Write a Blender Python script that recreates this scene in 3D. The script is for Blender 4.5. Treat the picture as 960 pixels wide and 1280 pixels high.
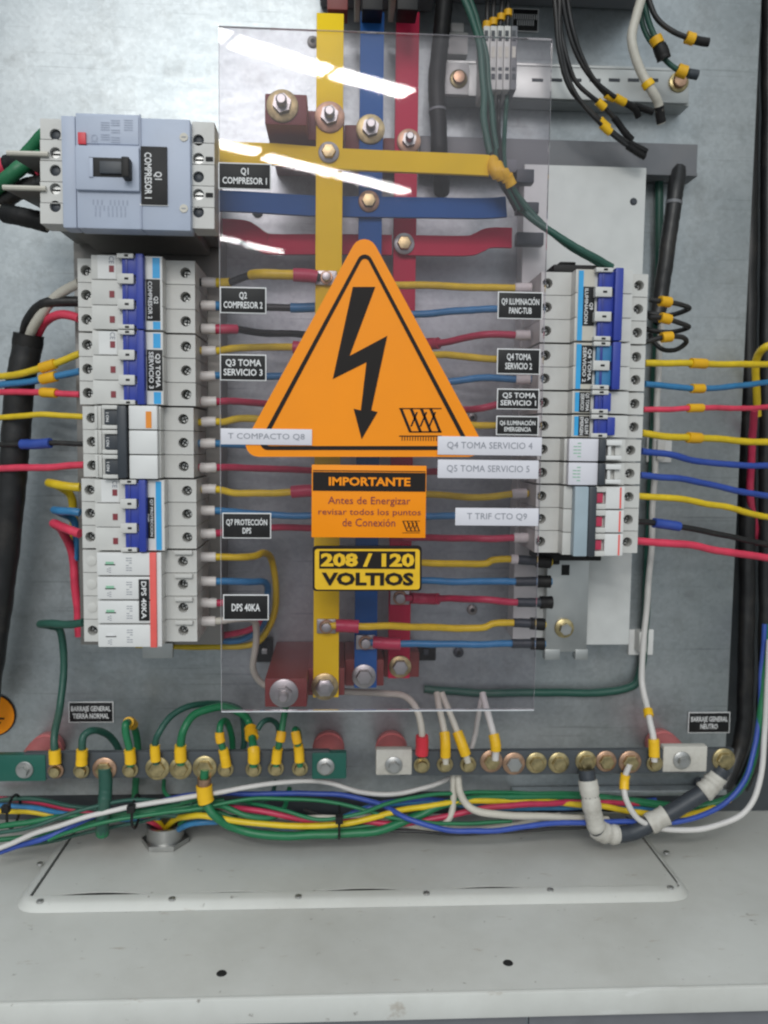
import bpy, bmesh, math, random
from mathutils import Vector, Matrix
random.seed(7)
C = bpy.context.scene
for o in list(bpy.data.objects): bpy.data.objects.remove(o)

# ------------------------------------------------------------------ camera
YAW, PIT, ROL = math.radians(3.1), math.radians(4.8), math.radians(0.7)
F = 1041.0
CAM = Vector((0, -0.70, 0))
fwd = Vector((math.sin(YAW)*math.cos(PIT), math.cos(YAW)*math.cos(PIT), -math.sin(PIT)))
r0 = Vector((math.cos(YAW), -math.sin(YAW), 0)); u0 = r0.cross(fwd)
rgt = r0*math.cos(ROL) + u0*math.sin(ROL); up = rgt.cross(fwd)
cd = bpy.data.cameras.new('camera'); cam = bpy.data.objects.new('camera', cd); C.collection.objects.link(cam)
cam.matrix_world = Matrix((( rgt.x, up.x, -fwd.x, CAM.x), (rgt.y, up.y, -fwd.y, CAM.y), (rgt.z, up.z, -fwd.z, CAM.z), (0, 0, 0, 1)))
cd.sensor_fit = 'HORIZONTAL'; cd.sensor_width = 36; cd.lens = 36*F/960
cd.clip_start = 0.01; cd.clip_end = 60
C.camera = cam
cd.dof.use_dof = True; cd.dof.focus_distance = .565; cd.dof.aperture_fstop = 10
# ------------------------------------------------------------------ world, exposure
w = bpy.data.worlds.new('World'); C.world = w; w.use_nodes = True
bgn = w.node_tree.nodes['Background']; bgn.inputs[0].default_value = (0.86, 0.97, 1.0, 1); bgn.inputs[1].default_value = 1.0
wt = w.node_tree; tcw = wt.nodes.new('ShaderNodeTexCoord'); sx = wt.nodes.new('ShaderNodeSeparateXYZ'); rw = wt.nodes.new('ShaderNodeValToRGB')
mw = wt.nodes.new('ShaderNodeMapRange'); mw.inputs[1].default_value = -1; mw.inputs[2].default_value = 1
wt.links.new(tcw.outputs['Generated'], sx.inputs[0]); wt.links.new(sx.outputs['Z'], mw.inputs[0]); wt.links.new(mw.outputs[0], rw.inputs[0]); wt.links.new(rw.outputs[0], bgn.inputs[0])
rw.color_ramp.elements[0].position = .38; rw.color_ramp.elements[0].color = (.17, .19, .20, 1)      # room: dim floor and walls, pale ceiling
rw.color_ramp.elements[1].position = .72; rw.color_ramp.elements[1].color = (.58, .63, .66, 1)
C.view_settings.view_transform = 'Standard'; C.view_settings.look = 'None'
C.view_settings.exposure = 0.60; C.view_settings.gamma = 1
C.cycles.max_bounces = 8; C.cycles.transparent_max_bounces = 16
C.cycles.filter_width = 2.2
C.cycles.sample_clamp_indirect = 4

def ray(px, py): return fwd*F + rgt*(px-480) + up*(640-py)
def at(px, py, y):
    d = ray(px, py); return CAM + d*((y-CAM.y)/d.y)
def atz(px, py, z):
    d = ray(px, py); return CAM + d*((z-CAM.z)/d.z)

# ------------------------------------------------------------------ ceiling tube fittings of the room (mirror images of most show in the clear cover)
YS = -0.1385                                    # front of the clear cover
CEIL = 1.5
def mir(px, py):                                # ceiling point seen at this pixel by way of the cover
    d = ray(px, py); p = CAM + d*((YS-CAM.y)/d.y); d = Vector((d.x, -d.y, d.z))
    return p + d*((CEIL-p.z)/d.z)
def ceiling_lamp(pa, pb, width, rad=52):
    a, b = mir(*pa), mir(*pb); c = (a+b)/2; v = b-a
    ld = bpy.data.lights.new('ceiling_tube', 'AREA'); ld.shape = 'RECTANGLE'
    ld.size = v.length; ld.size_y = width; ld.color = (1.0, 0.985, 0.95)
    ld.energy = rad*math.pi*v.length*width
    o = bpy.data.objects.new('ceiling_tube', ld); C.collection.objects.link(o)
    o.location = c; o.rotation_euler = (0, 0, math.atan2(v.y, v.x))
for a, b, wd in [((150, 2), (282, 47), .105), ((292, 52), (410, 89), .105), ((417, 91), (511, 117), .105),
              ((200, 165), (323, 190), .105), ((331, 196), (418, 217), .105), ((424, 218), (508, 240), .105),
              ((180, 280), (300, 302), .07), ((307, 305), (352, 315), .07),
              ((50, 133), (192, 163), .105), ((20, -42), (142, -1), .105),  # unseen tubes further left, added for the glare on the steel plate
              ((320, -55), (500, 0), .105)]:
    ceiling_lamp(a, b, wd)

# ------------------------------------------------------------------ materials
MATS = {}
def mat(name, col, rough=.5, metal=0, var=.08, scale=60, bump=0, spec=.5, dirt=0, tr=None, coat=0):
    if name in MATS: return MATS[name]
    m = bpy.data.materials.new(name); m.use_nodes = True; nt = m.node_tree; b = nt.nodes['Principled BSDF']
    b.inputs['Roughness'].default_value = rough; b.inputs['Metallic'].default_value = metal
    b.inputs['Specular IOR Level'].default_value = spec
    b.inputs['Coat Weight'].default_value = coat
    tc = nt.nodes.new('ShaderNodeTexCoord'); nz = nt.nodes.new('ShaderNodeTexNoise')
    nz.inputs['Scale'].default_value = scale; nz.inputs['Detail'].default_value = 5
    nt.links.new(tc.outputs['Object'], nz.inputs['Vector'])
    cr = nt.nodes.new('ShaderNodeValToRGB'); cr.color_ramp.elements[0].position = .3; cr.color_ramp.elements[1].position = .7
    lo = [c*(1-var) for c in col]; hi = [min(1, c*(1+var*.6)) for c in col]
    cr.color_ramp.elements[0].color = (*lo, 1); cr.color_ramp.elements[1].color = (*hi, 1)
    nt.links.new(nz.outputs['Fac'], cr.inputs['Fac']); out = cr.outputs['Color']
    if dirt:
        n2 = nt.nodes.new('ShaderNodeTexNoise'); n2.inputs['Scale'].default_value = scale*.25; n2.inputs['Detail'].default_value = 8
        n2.inputs['Roughness'].default_value = .7
        nt.links.new(tc.outputs['Object'], n2.inputs['Vector'])
        r2 = nt.nodes.new('ShaderNodeValToRGB'); r2.color_ramp.elements[0].position = .5; r2.color_ramp.elements[1].position = .72
        r2.color_ramp.elements[0].color = (0, 0, 0, 1); r2.color_ramp.elements[1].color = (dirt, dirt, dirt, 1)
        mx = nt.nodes.new('ShaderNodeMix'); mx.data_type = 'RGBA'
        nt.links.new(n2.outputs['Fac'], r2.inputs['Fac']); nt.links.new(r2.outputs['Color'], mx.inputs['Factor'])
        nt.links.new(out, mx.inputs['A']); mx.inputs['B'].default_value = (.16, .13, .10, 1); out = mx.outputs['Result']
    nt.links.new(out, b.inputs['Base Color'])
    mr = nt.nodes.new('ShaderNodeMapRange'); mr.inputs['To Min'].default_value = max(.03, rough-.08); mr.inputs['To Max'].default_value = min(1, rough+.1)
    nt.links.new(nz.outputs['Fac'], mr.inputs['Value']); nt.links.new(mr.outputs[0], b.inputs['Roughness'])
    if bump:
        bp = nt.nodes.new('ShaderNodeBump'); bp.inputs['Strength'].default_value = bump; bp.inputs['Distance'].default_value = .001
        nt.links.new(nz.outputs['Fac'], bp.inputs['Height']); nt.links.new(bp.outputs[0], b.inputs['Normal'])
    MATS[name] = m; return m
mat('white_plastic', (.60, .595, .57), .42, dirt=.25, scale=90)
mat('white_bright', (.70, .70, .69), .4, dirt=.12)
mat('cream', (.56, .53, .46), .45)
mat('grey_blue', (.42, .47, .58), .45, dirt=.15)
mat('grey_blue_dark', (.30, .34, .44), .45)
mat('blue', (.022, .045, .32), .45)
mat('blue_dark', (.03, .045, .26), .4)
mat('cyan', (.03, .36, .72), .45)
mat('black', (.010, .010, .011), .5, dirt=.1, spec=.3)
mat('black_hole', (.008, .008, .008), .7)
mat('charcoal', (.035, .042, .052), .45)
mat('ink', (.012, .009, .008), .6, spec=.25)
mat('white_ink', (.72, .72, .72), .5)
mat('grey_ink', (.25, .26, .3), .5)
mat('green_ink', (.25, .50, .34), .5)
mat('dark_red', (.22, .03, .04), .5)
mat('red_plastic', (.62, .03, .05), .4)
mat('pink_red', (.80, .12, .105), .45)
mat('orange', (.93, .285, .001), .48, var=.035, scale=25, spec=.3, bump=.05)
mat('orange_print', (.78, .26, .02), .5)
mat('sign_yellow', (.78, .47, .01), .45)
mat('w_yellow', (.74, .52, .015), .38, var=.16, scale=110, dirt=.16)
mat('w_blue', (.035, .20, .42), .4, var=.16, scale=110, dirt=.16)
mat('w_navy', (.03, .075, .36), .4, var=.16, scale=110, dirt=.16)
mat('w_red', (.50, .03, .085), .4, var=.16, scale=110, dirt=.16)
mat('w_pink', (.72, .05, .105), .4, var=.16, scale=110, dirt=.16)
mat('w_black', (.015, .015, .016), .4, var=.16, scale=110, dirt=.16)
mat('w_white', (.62, .60, .58), .45, dirt=.15)
mat('w_cream', (.55, .52, .45), .45, dirt=.15)
mat('w_green', (.012, .16, .065), .42, dirt=.12)
mat('w_dgreen', (.018, .085, .062), .45, dirt=.2)
mat('marker', (.78, .42, .01), .5)
mat('tape_yellow', (.80, .47, .01), .4)
mat('bar_yellow', (.88, .60, .010), .6, scale=30, dirt=.12, spec=.18)
mat('bar_blue', (.018, .10, .33), .6, scale=30, dirt=.1, spec=.18)
mat('bar_red', (.52, .018, .065), .6, scale=30, dirt=.1, spec=.18)
mat('maroon', (.19, .028, .026), .5, dirt=.2)
mat('insulator', (.46, .13, .13), .55, dirt=.35)
mat('ferrule', (.66, .62, .60), .4)
mat('zinc', (.47, .47, .46), .4, 1, var=.15)
mat('brass', (.50, .41, .22), .36, 1, var=.4, scale=200)
mat('copper', (.50, .32, .22), .4, 1, var=.3, scale=200)
mat('steel', (.50, .51, .50), .42, 1, var=.12, scale=40)
mat('bar_grey', (.075, .085, .095), .45, .3, dirt=.2)
mat('tape_green', (.01, .10, .075), .4)
mat('duct_grey', (.17, .175, .19), .5, dirt=.2)
mat('paint', (.59, .595, .565), .42, scale=14, var=.05, dirt=.16, bump=.04)
mat('panel_white', (.60, .61, .60), .45, dirt=.08)
mat('white_tape', (.55, .53, .48), .6, dirt=.6, bump=.8, scale=120)
mat('sticker_white', (.68, .67, .72), .45, var=.02)
mat('concrete', (.10, .11, .115), .7, dirt=.3, scale=8)
mat('pale_blue', (.34, .42, .47), .4)
mat('bracket', (.30, .285, .27), .42, .75, dirt=.3, scale=20)

def galvanised():
    m = bpy.data.materials.new('galvanised'); m.use_nodes = True; nt = m.node_tree; b = nt.nodes['Principled BSDF']
    tc = nt.nodes.new('ShaderNodeTexCoord')
    def noise(scale, det=6, rough=.6, stretch=(1, 1, 1)):
        mp = nt.nodes.new('ShaderNodeMapping'); mp.inputs['Scale'].default_value = stretch
        n = nt.nodes.new('ShaderNodeTexNoise'); n.inputs['Scale'].default_value = scale; n.inputs['Detail'].default_value = det; n.inputs['Roughness'].default_value = rough
        nt.links.new(tc.outputs['Object'], mp.inputs[0]); nt.links.new(mp.outputs[0], n.inputs['Vector']); return n
    big = noise(7, 6, .62); fine = noise(160, 3, .5, (.25, 1, 1)); sp = noise(24, 8, .7)
    cr = nt.nodes.new('ShaderNodeValToRGB')
    e = cr.color_ramp.elements; e[0].position = .32; e[0].color = (.34, .375, .395, 1); e[1].position = .66; e[1].color = (.52, .55, .565, 1)
    nt.links.new(big.outputs['Fac'], cr.inputs['Fac'])
    st = nt.nodes.new('ShaderNodeValToRGB'); e = st.color_ramp.elements
    e[0].position = .52; e[0].color = (0, 0, 0, 1); e[1].position = .72; e[1].color = (.42, .42, .42, 1)
    nt.links.new(sp.outputs['Fac'], st.inputs['Fac'])
    mx = nt.nodes.new('ShaderNodeMix'); mx.data_type = 'RGBA'
    nt.links.new(st.outputs[0], mx.inputs['Factor']); nt.links.new(cr.outputs[0], mx.inputs['A']); mx.inputs['B'].default_value = (.20, .20, .19, 1)
    nt.links.new(mx.outputs['Result'], b.inputs['Base Color'])
    b.inputs['Metallic'].default_value = .8
    vo = nt.nodes.new('ShaderNodeTexVoronoi'); vo.inputs['Scale'].default_value = 330
    nt.links.new(tc.outputs['Object'], vo.inputs['Vector'])
    sc_ = noise(9, 4, .5, (1, 1, 42)); rs = nt.nodes.new('ShaderNodeValToRGB'); e = rs.color_ramp.elements
    e[0].position = .62; e[0].color = (1, 1, 1, 1); e[1].position = .70; e[1].color = (.80, .80, .80, 1); nt.links.new(sc_.outputs['Fac'], rs.inputs['Fac'])
    hs = nt.nodes.new('ShaderNodeSeparateColor'); nt.links.new(vo.outputs['Color'], hs.inputs[0])
    mv = nt.nodes.new('ShaderNodeMapRange'); mv.inputs['To Min'].default_value = .93; mv.inputs['To Max'].default_value = 1.05; nt.links.new(hs.outputs[0], mv.inputs['Value'])
    m3 = nt.nodes.new('ShaderNodeMix'); m3.data_type = 'RGBA'; m3.blend_type = 'MULTIPLY'; m3.inputs['Factor'].default_value = 1
    nt.links.new(mx.outputs['Result'], m3.inputs['A']); nt.links.new(mv.outputs[0], m3.inputs['B'])
    m4 = nt.nodes.new('ShaderNodeMix'); m4.data_type = 'RGBA'; m4.blend_type = 'MULTIPLY'; m4.inputs['Factor'].default_value = 1
    nt.links.new(m3.outputs['Result'], m4.inputs['A']); nt.links.new(rs.outputs[0], m4.inputs['B']); nt.links.new(m4.outputs['Result'], b.inputs['Base Color'])
    ad = nt.nodes.new('ShaderNodeMath'); ad.operation = 'ADD'
    mr = nt.nodes.new('ShaderNodeMapRange'); mr.inputs['To Min'].default_value = .30; mr.inputs['To Max'].default_value = .50
    nt.links.new(big.outputs['Fac'], mr.inputs['Value'])
    m2 = nt.nodes.new('ShaderNodeMapRange'); m2.inputs['To Min'].default_value = -.04; m2.inputs['To Max'].default_value = .08
    nt.links.new(fine.outputs['Fac'], m2.inputs['Value'])
    nt.links.new(mr.outputs[0], ad.inputs[0]); nt.links.new(m2.outputs[0], ad.inputs[1]); nt.links.new(ad.outputs[0], b.inputs['Roughness'])
    bp = nt.nodes.new('ShaderNodeBump'); bp.inputs['Strength'].default_value = .25; bp.inputs['Distance'].default_value = .0012
    nt.links.new(sp.outputs['Fac'], bp.inputs['Height']); nt.links.new(bp.outputs[0], b.inputs['Normal'])
    MATS['galvanised'] = m
galvanised()
def worn_paint():
    m = MATS['paint']; nt = m.node_tree; b = nt.nodes['Principled BSDF']; src = b.inputs['Base Color'].links[0].from_socket
    tc = nt.nodes.new('ShaderNodeTexCoord')
    def layer(src, scale, lo, hi, col, amt, st=(1, 1, 1)):
        mp = nt.nodes.new('ShaderNodeMapping'); mp.inputs['Scale'].default_value = st
        n = nt.nodes.new('ShaderNodeTexNoise'); n.inputs['Scale'].default_value = scale; n.inputs['Detail'].default_value = 7; n.inputs['Roughness'].default_value = .65
        r = nt.nodes.new('ShaderNodeValToRGB'); r.color_ramp.elements[0].position = lo; r.color_ramp.elements[1].position = hi
        r.color_ramp.elements[0].color = (0, 0, 0, 1); r.color_ramp.elements[1].color = (amt, amt, amt, 1)
        x = nt.nodes.new('ShaderNodeMix'); x.data_type = 'RGBA'; x.inputs['B'].default_value = (*col, 1)
        nt.links.new(tc.outputs['Object'], mp.inputs[0]); nt.links.new(mp.outputs[0], n.inputs['Vector']); nt.links.new(n.outputs['Fac'], r.inputs['Fac'])
        nt.links.new(r.outputs[0], x.inputs['Factor']); nt.links.new(src, x.inputs['A']); return x.outputs['Result']
    o = layer(src, 6, .45, .75, (.34, .33, .29), .45)
    o = layer(o, 90, .66, .72, (.12, .10, .08), .7)
    o = layer(o, 26, .64, .70, (.30, .24, .18), .5, (1, 3, 1))
    o = layer(o, 14, .68, .70, (.66, .66, .64), .5, (.5, 12, 1))
    nt.links.new(o, b.inputs['Base Color'])
worn_paint()
def clear(name, haze, edge=False):
    m = bpy.data.materials.new(name); m.use_nodes = True; nt = m.node_tree; nt.nodes.remove(nt.nodes['Principled BSDF'])
    out = nt.nodes['Material Output']
    t = nt.nodes.new('ShaderNodeBsdfTransparent'); t.inputs[0].default_value = (.945, .915, .935, 1)
    g = nt.nodes.new('ShaderNodeBsdfGlossy'); g.inputs['Roughness'].default_value = .02
    d = nt.nodes.new('ShaderNodeBsdfGlossy'); d.inputs[0].default_value = (.85, .84, .86, 1); d.inputs['Roughness'].default_value = .33
    fr = nt.nodes.new('ShaderNodeFresnel'); fr.inputs[0].default_value = 1.49
    mul = nt.nodes.new('ShaderNodeMath'); mul.operation = 'MULTIPLY'; mul.inputs[1].default_value = .62
    tc = nt.nodes.new('ShaderNodeTexCoord'); n = nt.nodes.new('ShaderNodeTexNoise'); n.inputs['Scale'].default_value = 9; n.inputs['Detail'].default_value = 6
    mr = nt.nodes.new('ShaderNodeMapRange'); mr.inputs['To Min'].default_value = haze*.4; mr.inputs['To Max'].default_value = haze*1.6
    nt.links.new(tc.outputs['Object'], n.inputs['Vector']); nt.links.new(n.outputs['Fac'], mr.inputs['Value'])
    a = nt.nodes.new('ShaderNodeMixShader'); b = nt.nodes.new('ShaderNodeMixShader')
    nt.links.new(mr.outputs[0], a.inputs[0]); nt.links.new(t.outputs[0], a.inputs[1]); nt.links.new(d.outputs[0], a.inputs[2])
    nt.links.new(fr.outputs[0], mul.inputs[0]); nt.links.new(mul.outputs[0], b.inputs[0])
    nt.links.new(a.outputs[0], b.inputs[1]); nt.links.new(g.outputs[0], b.inputs[2]); nt.links.new(b.outputs[0], out.inputs[0])
    MATS[name] = m
clear('acrylic', .004)
mat('acrylic_edge', (.62, .64, .66), .5)

# ------------------------------------------------------------------ geometry helpers
class G:
    def __init__(s): s.v = []; s.f = []
    def add(s, vs, fs):
        k = len(s.v); s.v += [Vector(v) for v in vs]; s.f += [[i+k for i in f] for f in fs]; return s
    def box(s, x0, x1, y0, y1, z0, z1, bev=0):
        x0, x1 = sorted((x0, x1)); y0, y1 = sorted((y0, y1)); z0, z1 = sorted((z0, z1))
        if bev:
            bev = min(bev, (x1-x0)*.45, (y1-y0)*.45, (z1-z0)*.45)
            bm = bmesh.new(); vs = [bm.verts.new((x, y, z)) for x in (x0, x1) for y in (y0, y1) for z in (z0, z1)]
            for f in ((0, 1, 3, 2), (4, 6, 7, 5), (0, 4, 5, 1), (2, 3, 7, 6), (0, 2, 6, 4), (1, 5, 7, 3)): bm.faces.new([vs[i] for i in f])
            bmesh.ops.bevel(bm, geom=bm.edges[:], offset=bev, segments=2, affect='EDGES', profile=.6)
            bm.verts.index_update(); s.add([v.co.copy() for v in bm.verts], [[v.index for v in f.verts] for f in bm.faces]); bm.free(); return s
        return s.add([(x, y, z) for x in (x0, x1) for y in (y0, y1) for z in (z0, z1)],
                     [(0, 1, 3, 2), (4, 6, 7, 5), (0, 4, 5, 1), (2, 3, 7, 6), (0, 2, 6, 4), (1, 5, 7, 3)])
    def prism(s, poly, y0, y1):                 # poly in x,z
        n = len(poly); vs = [(x, y0, z) for x, z in poly]+[(x, y1, z) for x, z in poly]
        return s.add(vs, [list(range(n))[::-1], list(range(n, 2*n))]+[(i, (i+1) % n, (i+1) % n+n, i+n) for i in range(n)])
    def lathe(s, c, prof, seg=20, axis='y', flat=None):    # prof: (dist along axis, radius) ; axis y: towards camera is negative
        c = Vector(c); vs = []; fs = []
        for d, r in prof:
            for k in range(seg):
                a = 2*math.pi*k/seg; p, q = r*math.cos(a), r*math.sin(a)
                vs.append(c + (Vector((p, d, q)) if axis == 'y' else Vector((p, q, d))))
        for i in range(len(prof)-1):
            for k in range(seg): fs.append((i*seg+k, i*seg+(k+1) % seg, (i+1)*seg+(k+1) % seg, (i+1)*seg+k))
        fs.append(list(range(seg))[::-1]); fs.append([(len(prof)-1)*seg+k for k in range(seg)])
        return s.add(vs, fs)
    def tube(s, pts, r, seg=10, rs=None, flat=1.0):
        pts = [p for i, p in enumerate(pts) if i == 0 or (p-pts[i-1]).length > 1e-6]
        if len(pts) < 2: return s
        rings = []; t = (pts[1]-pts[0]).normalized(); ref = Vector((0, 1, 0)) if abs(t.y) < .8 else Vector((0, 0, 1))
        n = (ref - t*ref.dot(t)).normalized()
        for i, p in enumerate(pts):
            t = (pts[min(i+1, len(pts)-1)]-pts[max(i-1, 0)]).normalized()
            n = (n - t*n.dot(t)).normalized(); b = t.cross(n); rr = rs[i] if rs else r
            rings.append([p + (n*math.cos(a)*flat + b*math.sin(a))*rr for a in (2*math.pi*k/seg for k in range(seg))])
        vs = [v for q in rings for v in q]; m = len(rings)
        fs = [(i*seg+k, (i+1)*seg+k, (i+1)*seg+(k+1) % seg, i*seg+(k+1) % seg) for i in range(m-1) for k in range(seg)]
        fs += [list(range(seg)), [(m-1)*seg+k for k in range(seg)][::-1]]
        return s.add(vs, fs)
    def hole_box(s, x0, x1, y0, y1, z0, z1, cx, cz, r, depth, seg=20):   # y0 front (towards camera); hole through front
        x0, x1 = sorted((x0, x1)); z0, z1 = sorted((z0, z1))
        vs = []
        for k in range(seg):
            a = 2*math.pi*k/seg; dx, dz = math.cos(a), math.sin(a)
            t = min((x1-cx)/dx if dx > 1e-6 else (x0-cx)/dx if dx < -1e-6 else 9, (z1-cz)/dz if dz > 1e-6 else (z0-cz)/dz if dz < -1e-6 else 9)
            vs.append((cx+dx*t, y0, cz+dz*t))
        for k in range(seg):
            a = 2*math.pi*k/seg; vs.append((cx+r*math.cos(a), y0, cz+r*math.sin(a)))
        for k in range(seg):
            a = 2*math.pi*k/seg; vs.append((cx+r*.92*math.cos(a), y0+depth, cz+r*.92*math.sin(a)))
        fs = []
        for k in range(seg):
            j = (k+1) % seg; fs.append((k, j, seg+j, seg+k)); fs.append((seg+k, seg+j, 2*seg+j, 2*seg+k))
        fs.append([2*seg+k for k in range(seg)])
        # corner fillers
        for cxn, czn in ((x1, z1), (x0, z1), (x0, z0), (x1, z0)):
            a = math.atan2(czn-cz, cxn-cx) % (2*math.pi); k = int(a/(2*math.pi)*seg); j = (k+1) % seg
            vs.append((cxn, y0, czn)); fs.append((k, len(vs)-1, j))
        s.add(vs, fs)
        return s.add([(x, y, z) for x in (x0, x1) for y in (y0, y1) for z in (z0, z1)],
                     [(0, 1, 3, 2), (4, 6, 7, 5), (0, 4, 5, 1), (2, 3, 7, 6), (0, 2, 6, 4), (1, 5, 7, 3)][0:2]+[(2, 3, 7, 6), (0, 2, 6, 4), (1, 5, 7, 3)])

WLOC = {}
MESHES = {}
def fin(me, m):
    me.materials.append(MATS[m] if isinstance(m, str) else m)
    me.polygons.foreach_set('use_smooth', [True]*len(me.polygons)); me.set_sharp_from_angle(angle=math.radians(40))
def obj(name, g, m, parent=None, label=None, cat=None, group=None, kind=None):
    lo = Vector([min(v[i] for v in g.v) for i in range(3)]); hi = Vector([max(v[i] for v in g.v) for i in range(3)])
    c = (lo+hi)/2
    if parent is None: c.z = lo.z
    me = bpy.data.meshes.new(name); me.from_pydata([v-c for v in g.v], [], g.f); me.validate()
    bm = bmesh.new(); bm.from_mesh(me); bmesh.ops.recalc_face_normals(bm, faces=bm.faces); bm.to_mesh(me); bm.free()
    fin(me, m)
    o = bpy.data.objects.new(name, me); C.collection.objects.link(o); WLOC[o.name] = c
    if parent: o.parent = parent; o.location = c-WLOC[parent.name]
    else: o.location = c
    tag(o, label, cat, group, kind); return o
def shared(name, key, fn, m, loc, parent, rot=None):
    if key not in MESHES:
        g = G(); fn(g); me = bpy.data.meshes.new(name); me.from_pydata(g.v, [], g.f)
        bm = bmesh.new(); bm.from_mesh(me); bmesh.ops.recalc_face_normals(bm, faces=bm.faces); bm.to_mesh(me); bm.free()
        fin(me, m); MESHES[key] = me
    o = bpy.data.objects.new(name, MESHES[key]); C.collection.objects.link(o); loc = Vector(loc); WLOC[o.name] = loc
    if parent: o.parent = parent; o.location = loc-WLOC[parent.name]
    else: o.location = loc
    if rot: o.rotation_euler = rot
    return o
def tag(o, label=None, cat=None, group=None, kind=None):
    for k, v in (('label', label), ('category', cat), ('group', group), ('kind', kind)):
        if v: o[k] = v
def thing(name, loc, label, cat, group=None):
    o = bpy.data.objects.new(name, None); o.empty_display_size = .01; C.collection.objects.link(o); o.location = loc; WLOC[o.name] = Vector(loc)
    tag(o, label, cat, group); return o
def text(name, body, cx, cz, y, wd, ht, m, parent, ang=0, bold=.02, shear=0):
    cu = bpy.data.curves.new(name, 'FONT'); cu.body = body; cu.align_x = 'CENTER'; cu.offset = bold; cu.resolution_u = 2; cu.shear = shear; cu.space_line = 1.05
    to = bpy.data.objects.new('tmp', cu); C.collection.objects.link(to)
    me = to.to_mesh(); vs = [v.co.copy() for v in me.vertices]; fs = [list(p.vertices) for p in me.polygons]
    to.to_mesh_clear(); bpy.data.objects.remove(to); bpy.data.curves.remove(cu)
    x0, x1 = min(v.x for v in vs), max(v.x for v in vs); y0, y1 = min(v.y for v in vs), max(v.y for v in vs)
    ca, sa = math.cos(ang), math.sin(ang); g = G(); out = []
    for v in vs:
        a = (v.x-(x0+x1)/2)/(x1-x0)*wd; b = (v.y-(y0+y1)/2)/(y1-y0)*ht
        out.append((cx+a*ca-b*sa, y, cz+a*sa+b*ca))
    g.add(out, fs); return obj(name, g, m, parent)
def cr(p0, p1, p2, p3, t):
    return tuple(.5*((2*b)+(-a+c)*t+(2*a-5*b+4*c-d)*t*t+(-a+3*b-3*c+d)*t**3) for a, b, c, d in zip(p0, p1, p2, p3))
def spline(pts, n=8):
    out = []; q = [pts[0]]+list(pts)+[pts[-1]]
    for i in range(1, len(q)-2):
        for k in range(n): out.append(cr(q[i-1], q[i], q[i+1], q[i+2], k/n))
    out.append(tuple(pts[-1])); return out
def cylp(name, p, prof, m, parent, seg=20, axis='y', **kw): return obj(name, G().lathe(p, prof, seg, axis), m, parent, **kw)

DY = .0
# wire: pts (px, py, depth); parts: (name, axis, v0, v1, radius factor, material, colour label)
from mathutils import noise as mn
def wire(label, pts, r, m, parts=(), name='wire', cat='wire', group=None, seg=10, n=14):
    if group in ('wires of the floor bundle',): r *= .72
    sp = spline(pts, n); W = [at(*p) for p in sp]
    off = random.random()*50; last = len(W)-1
    W = [p + mn.noise_vector(p*38+Vector((off, 0, 0)))*.0011*min(1, i/8, (last-i)/8) for i, p in enumerate(W)]
    base = W[0].copy(); t = thing(name, base, label, cat, group)
    jit = [random.uniform(.97, 1.03) for _ in W]
    obj('insulation', G().tube(W, r, seg, rs=[r*j for j in jit]), m, t)
    for pn, ax, v0, v1, k, pm in parts:
        if ax == 'i': i0, i1 = int(v0*n), int(v1*n)
        else:
            a = 0 if ax == 'x' else 1
            def cand(v):
                d = [abs(q[a]-v) for q in sp]; m_ = min(d)
                return [i for i in range(len(d)) if d[i] <= m_+4 and (i == 0 or d[i] <= d[i-1]) and (i == len(d)-1 or d[i] <= d[i+1])]
            i0, i1 = min(((i, j) for i in cand(v0) for j in cand(v1)), key=lambda q: (q[0], abs(q[0]-q[1])))
        i0, i1 = sorted((i0, i1)); i1 = min(max(i1, i0+1), len(W)-1); i0 = min(i0, i1-1)
        # exact length
        seg_pts = W[i0:i1+1]
        if ax != 'i' and len(seg_pts) <= 3:
            c = (seg_pts[0]+seg_pts[-1])/2; d = (seg_pts[-1]-seg_pts[0]).normalized(); L = abs(v1-v0)*.0006/2
            seg_pts = [c-d*L, c+d*L]
        obj(pn, G().tube(seg_pts, r*k, 12, rs=[r*k*random.uniform(*((.90, 1.07) if pn == 'white_tape' else (.97, 1.03))) for _ in seg_pts]), pm, t)
    return t
def hexnut(g, c, r, h, y):                      # hex head protruding towards the camera from y
    g.prism([(c.x+r*math.cos(math.pi/3*k+.3), c.z+r*math.sin(math.pi/3*k+.3)) for k in range(6)], y-h, y); return g
def bolt(px, py, y, r, parent, washer='brass', head='zinc', stud=True, plain=False):
    """bolt with washer, r = washer radius in px at that depth"""
    s = (at(px+1, py, y)-at(px, py, y)).length; R = r*s; p = at(px, py, y)
    b = cylp('washer', (p.x, y, p.z), [(0, R), (-.0012, R), (-.0016, R*.93)], washer, parent, 24)
    if plain:
        obj('bolt_head', G().lathe((p.x, y-.0016, p.z), [(0, R*.70), (-.0030, R*.70), (-.0037, R*.62), (-.0040, R*.3)], 6 if r > 12 else 18), head, parent)
    else:
        obj('nut', hexnut(G(), p, R*.6, .005, y-.0016), head, parent)
        if stud: obj('stud', G().lathe((p.x, y-.0066, p.z), [(0, R*.34), (-.006, R*.34), (-.007, R*.25)], 14), head, parent)
    return b

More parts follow.
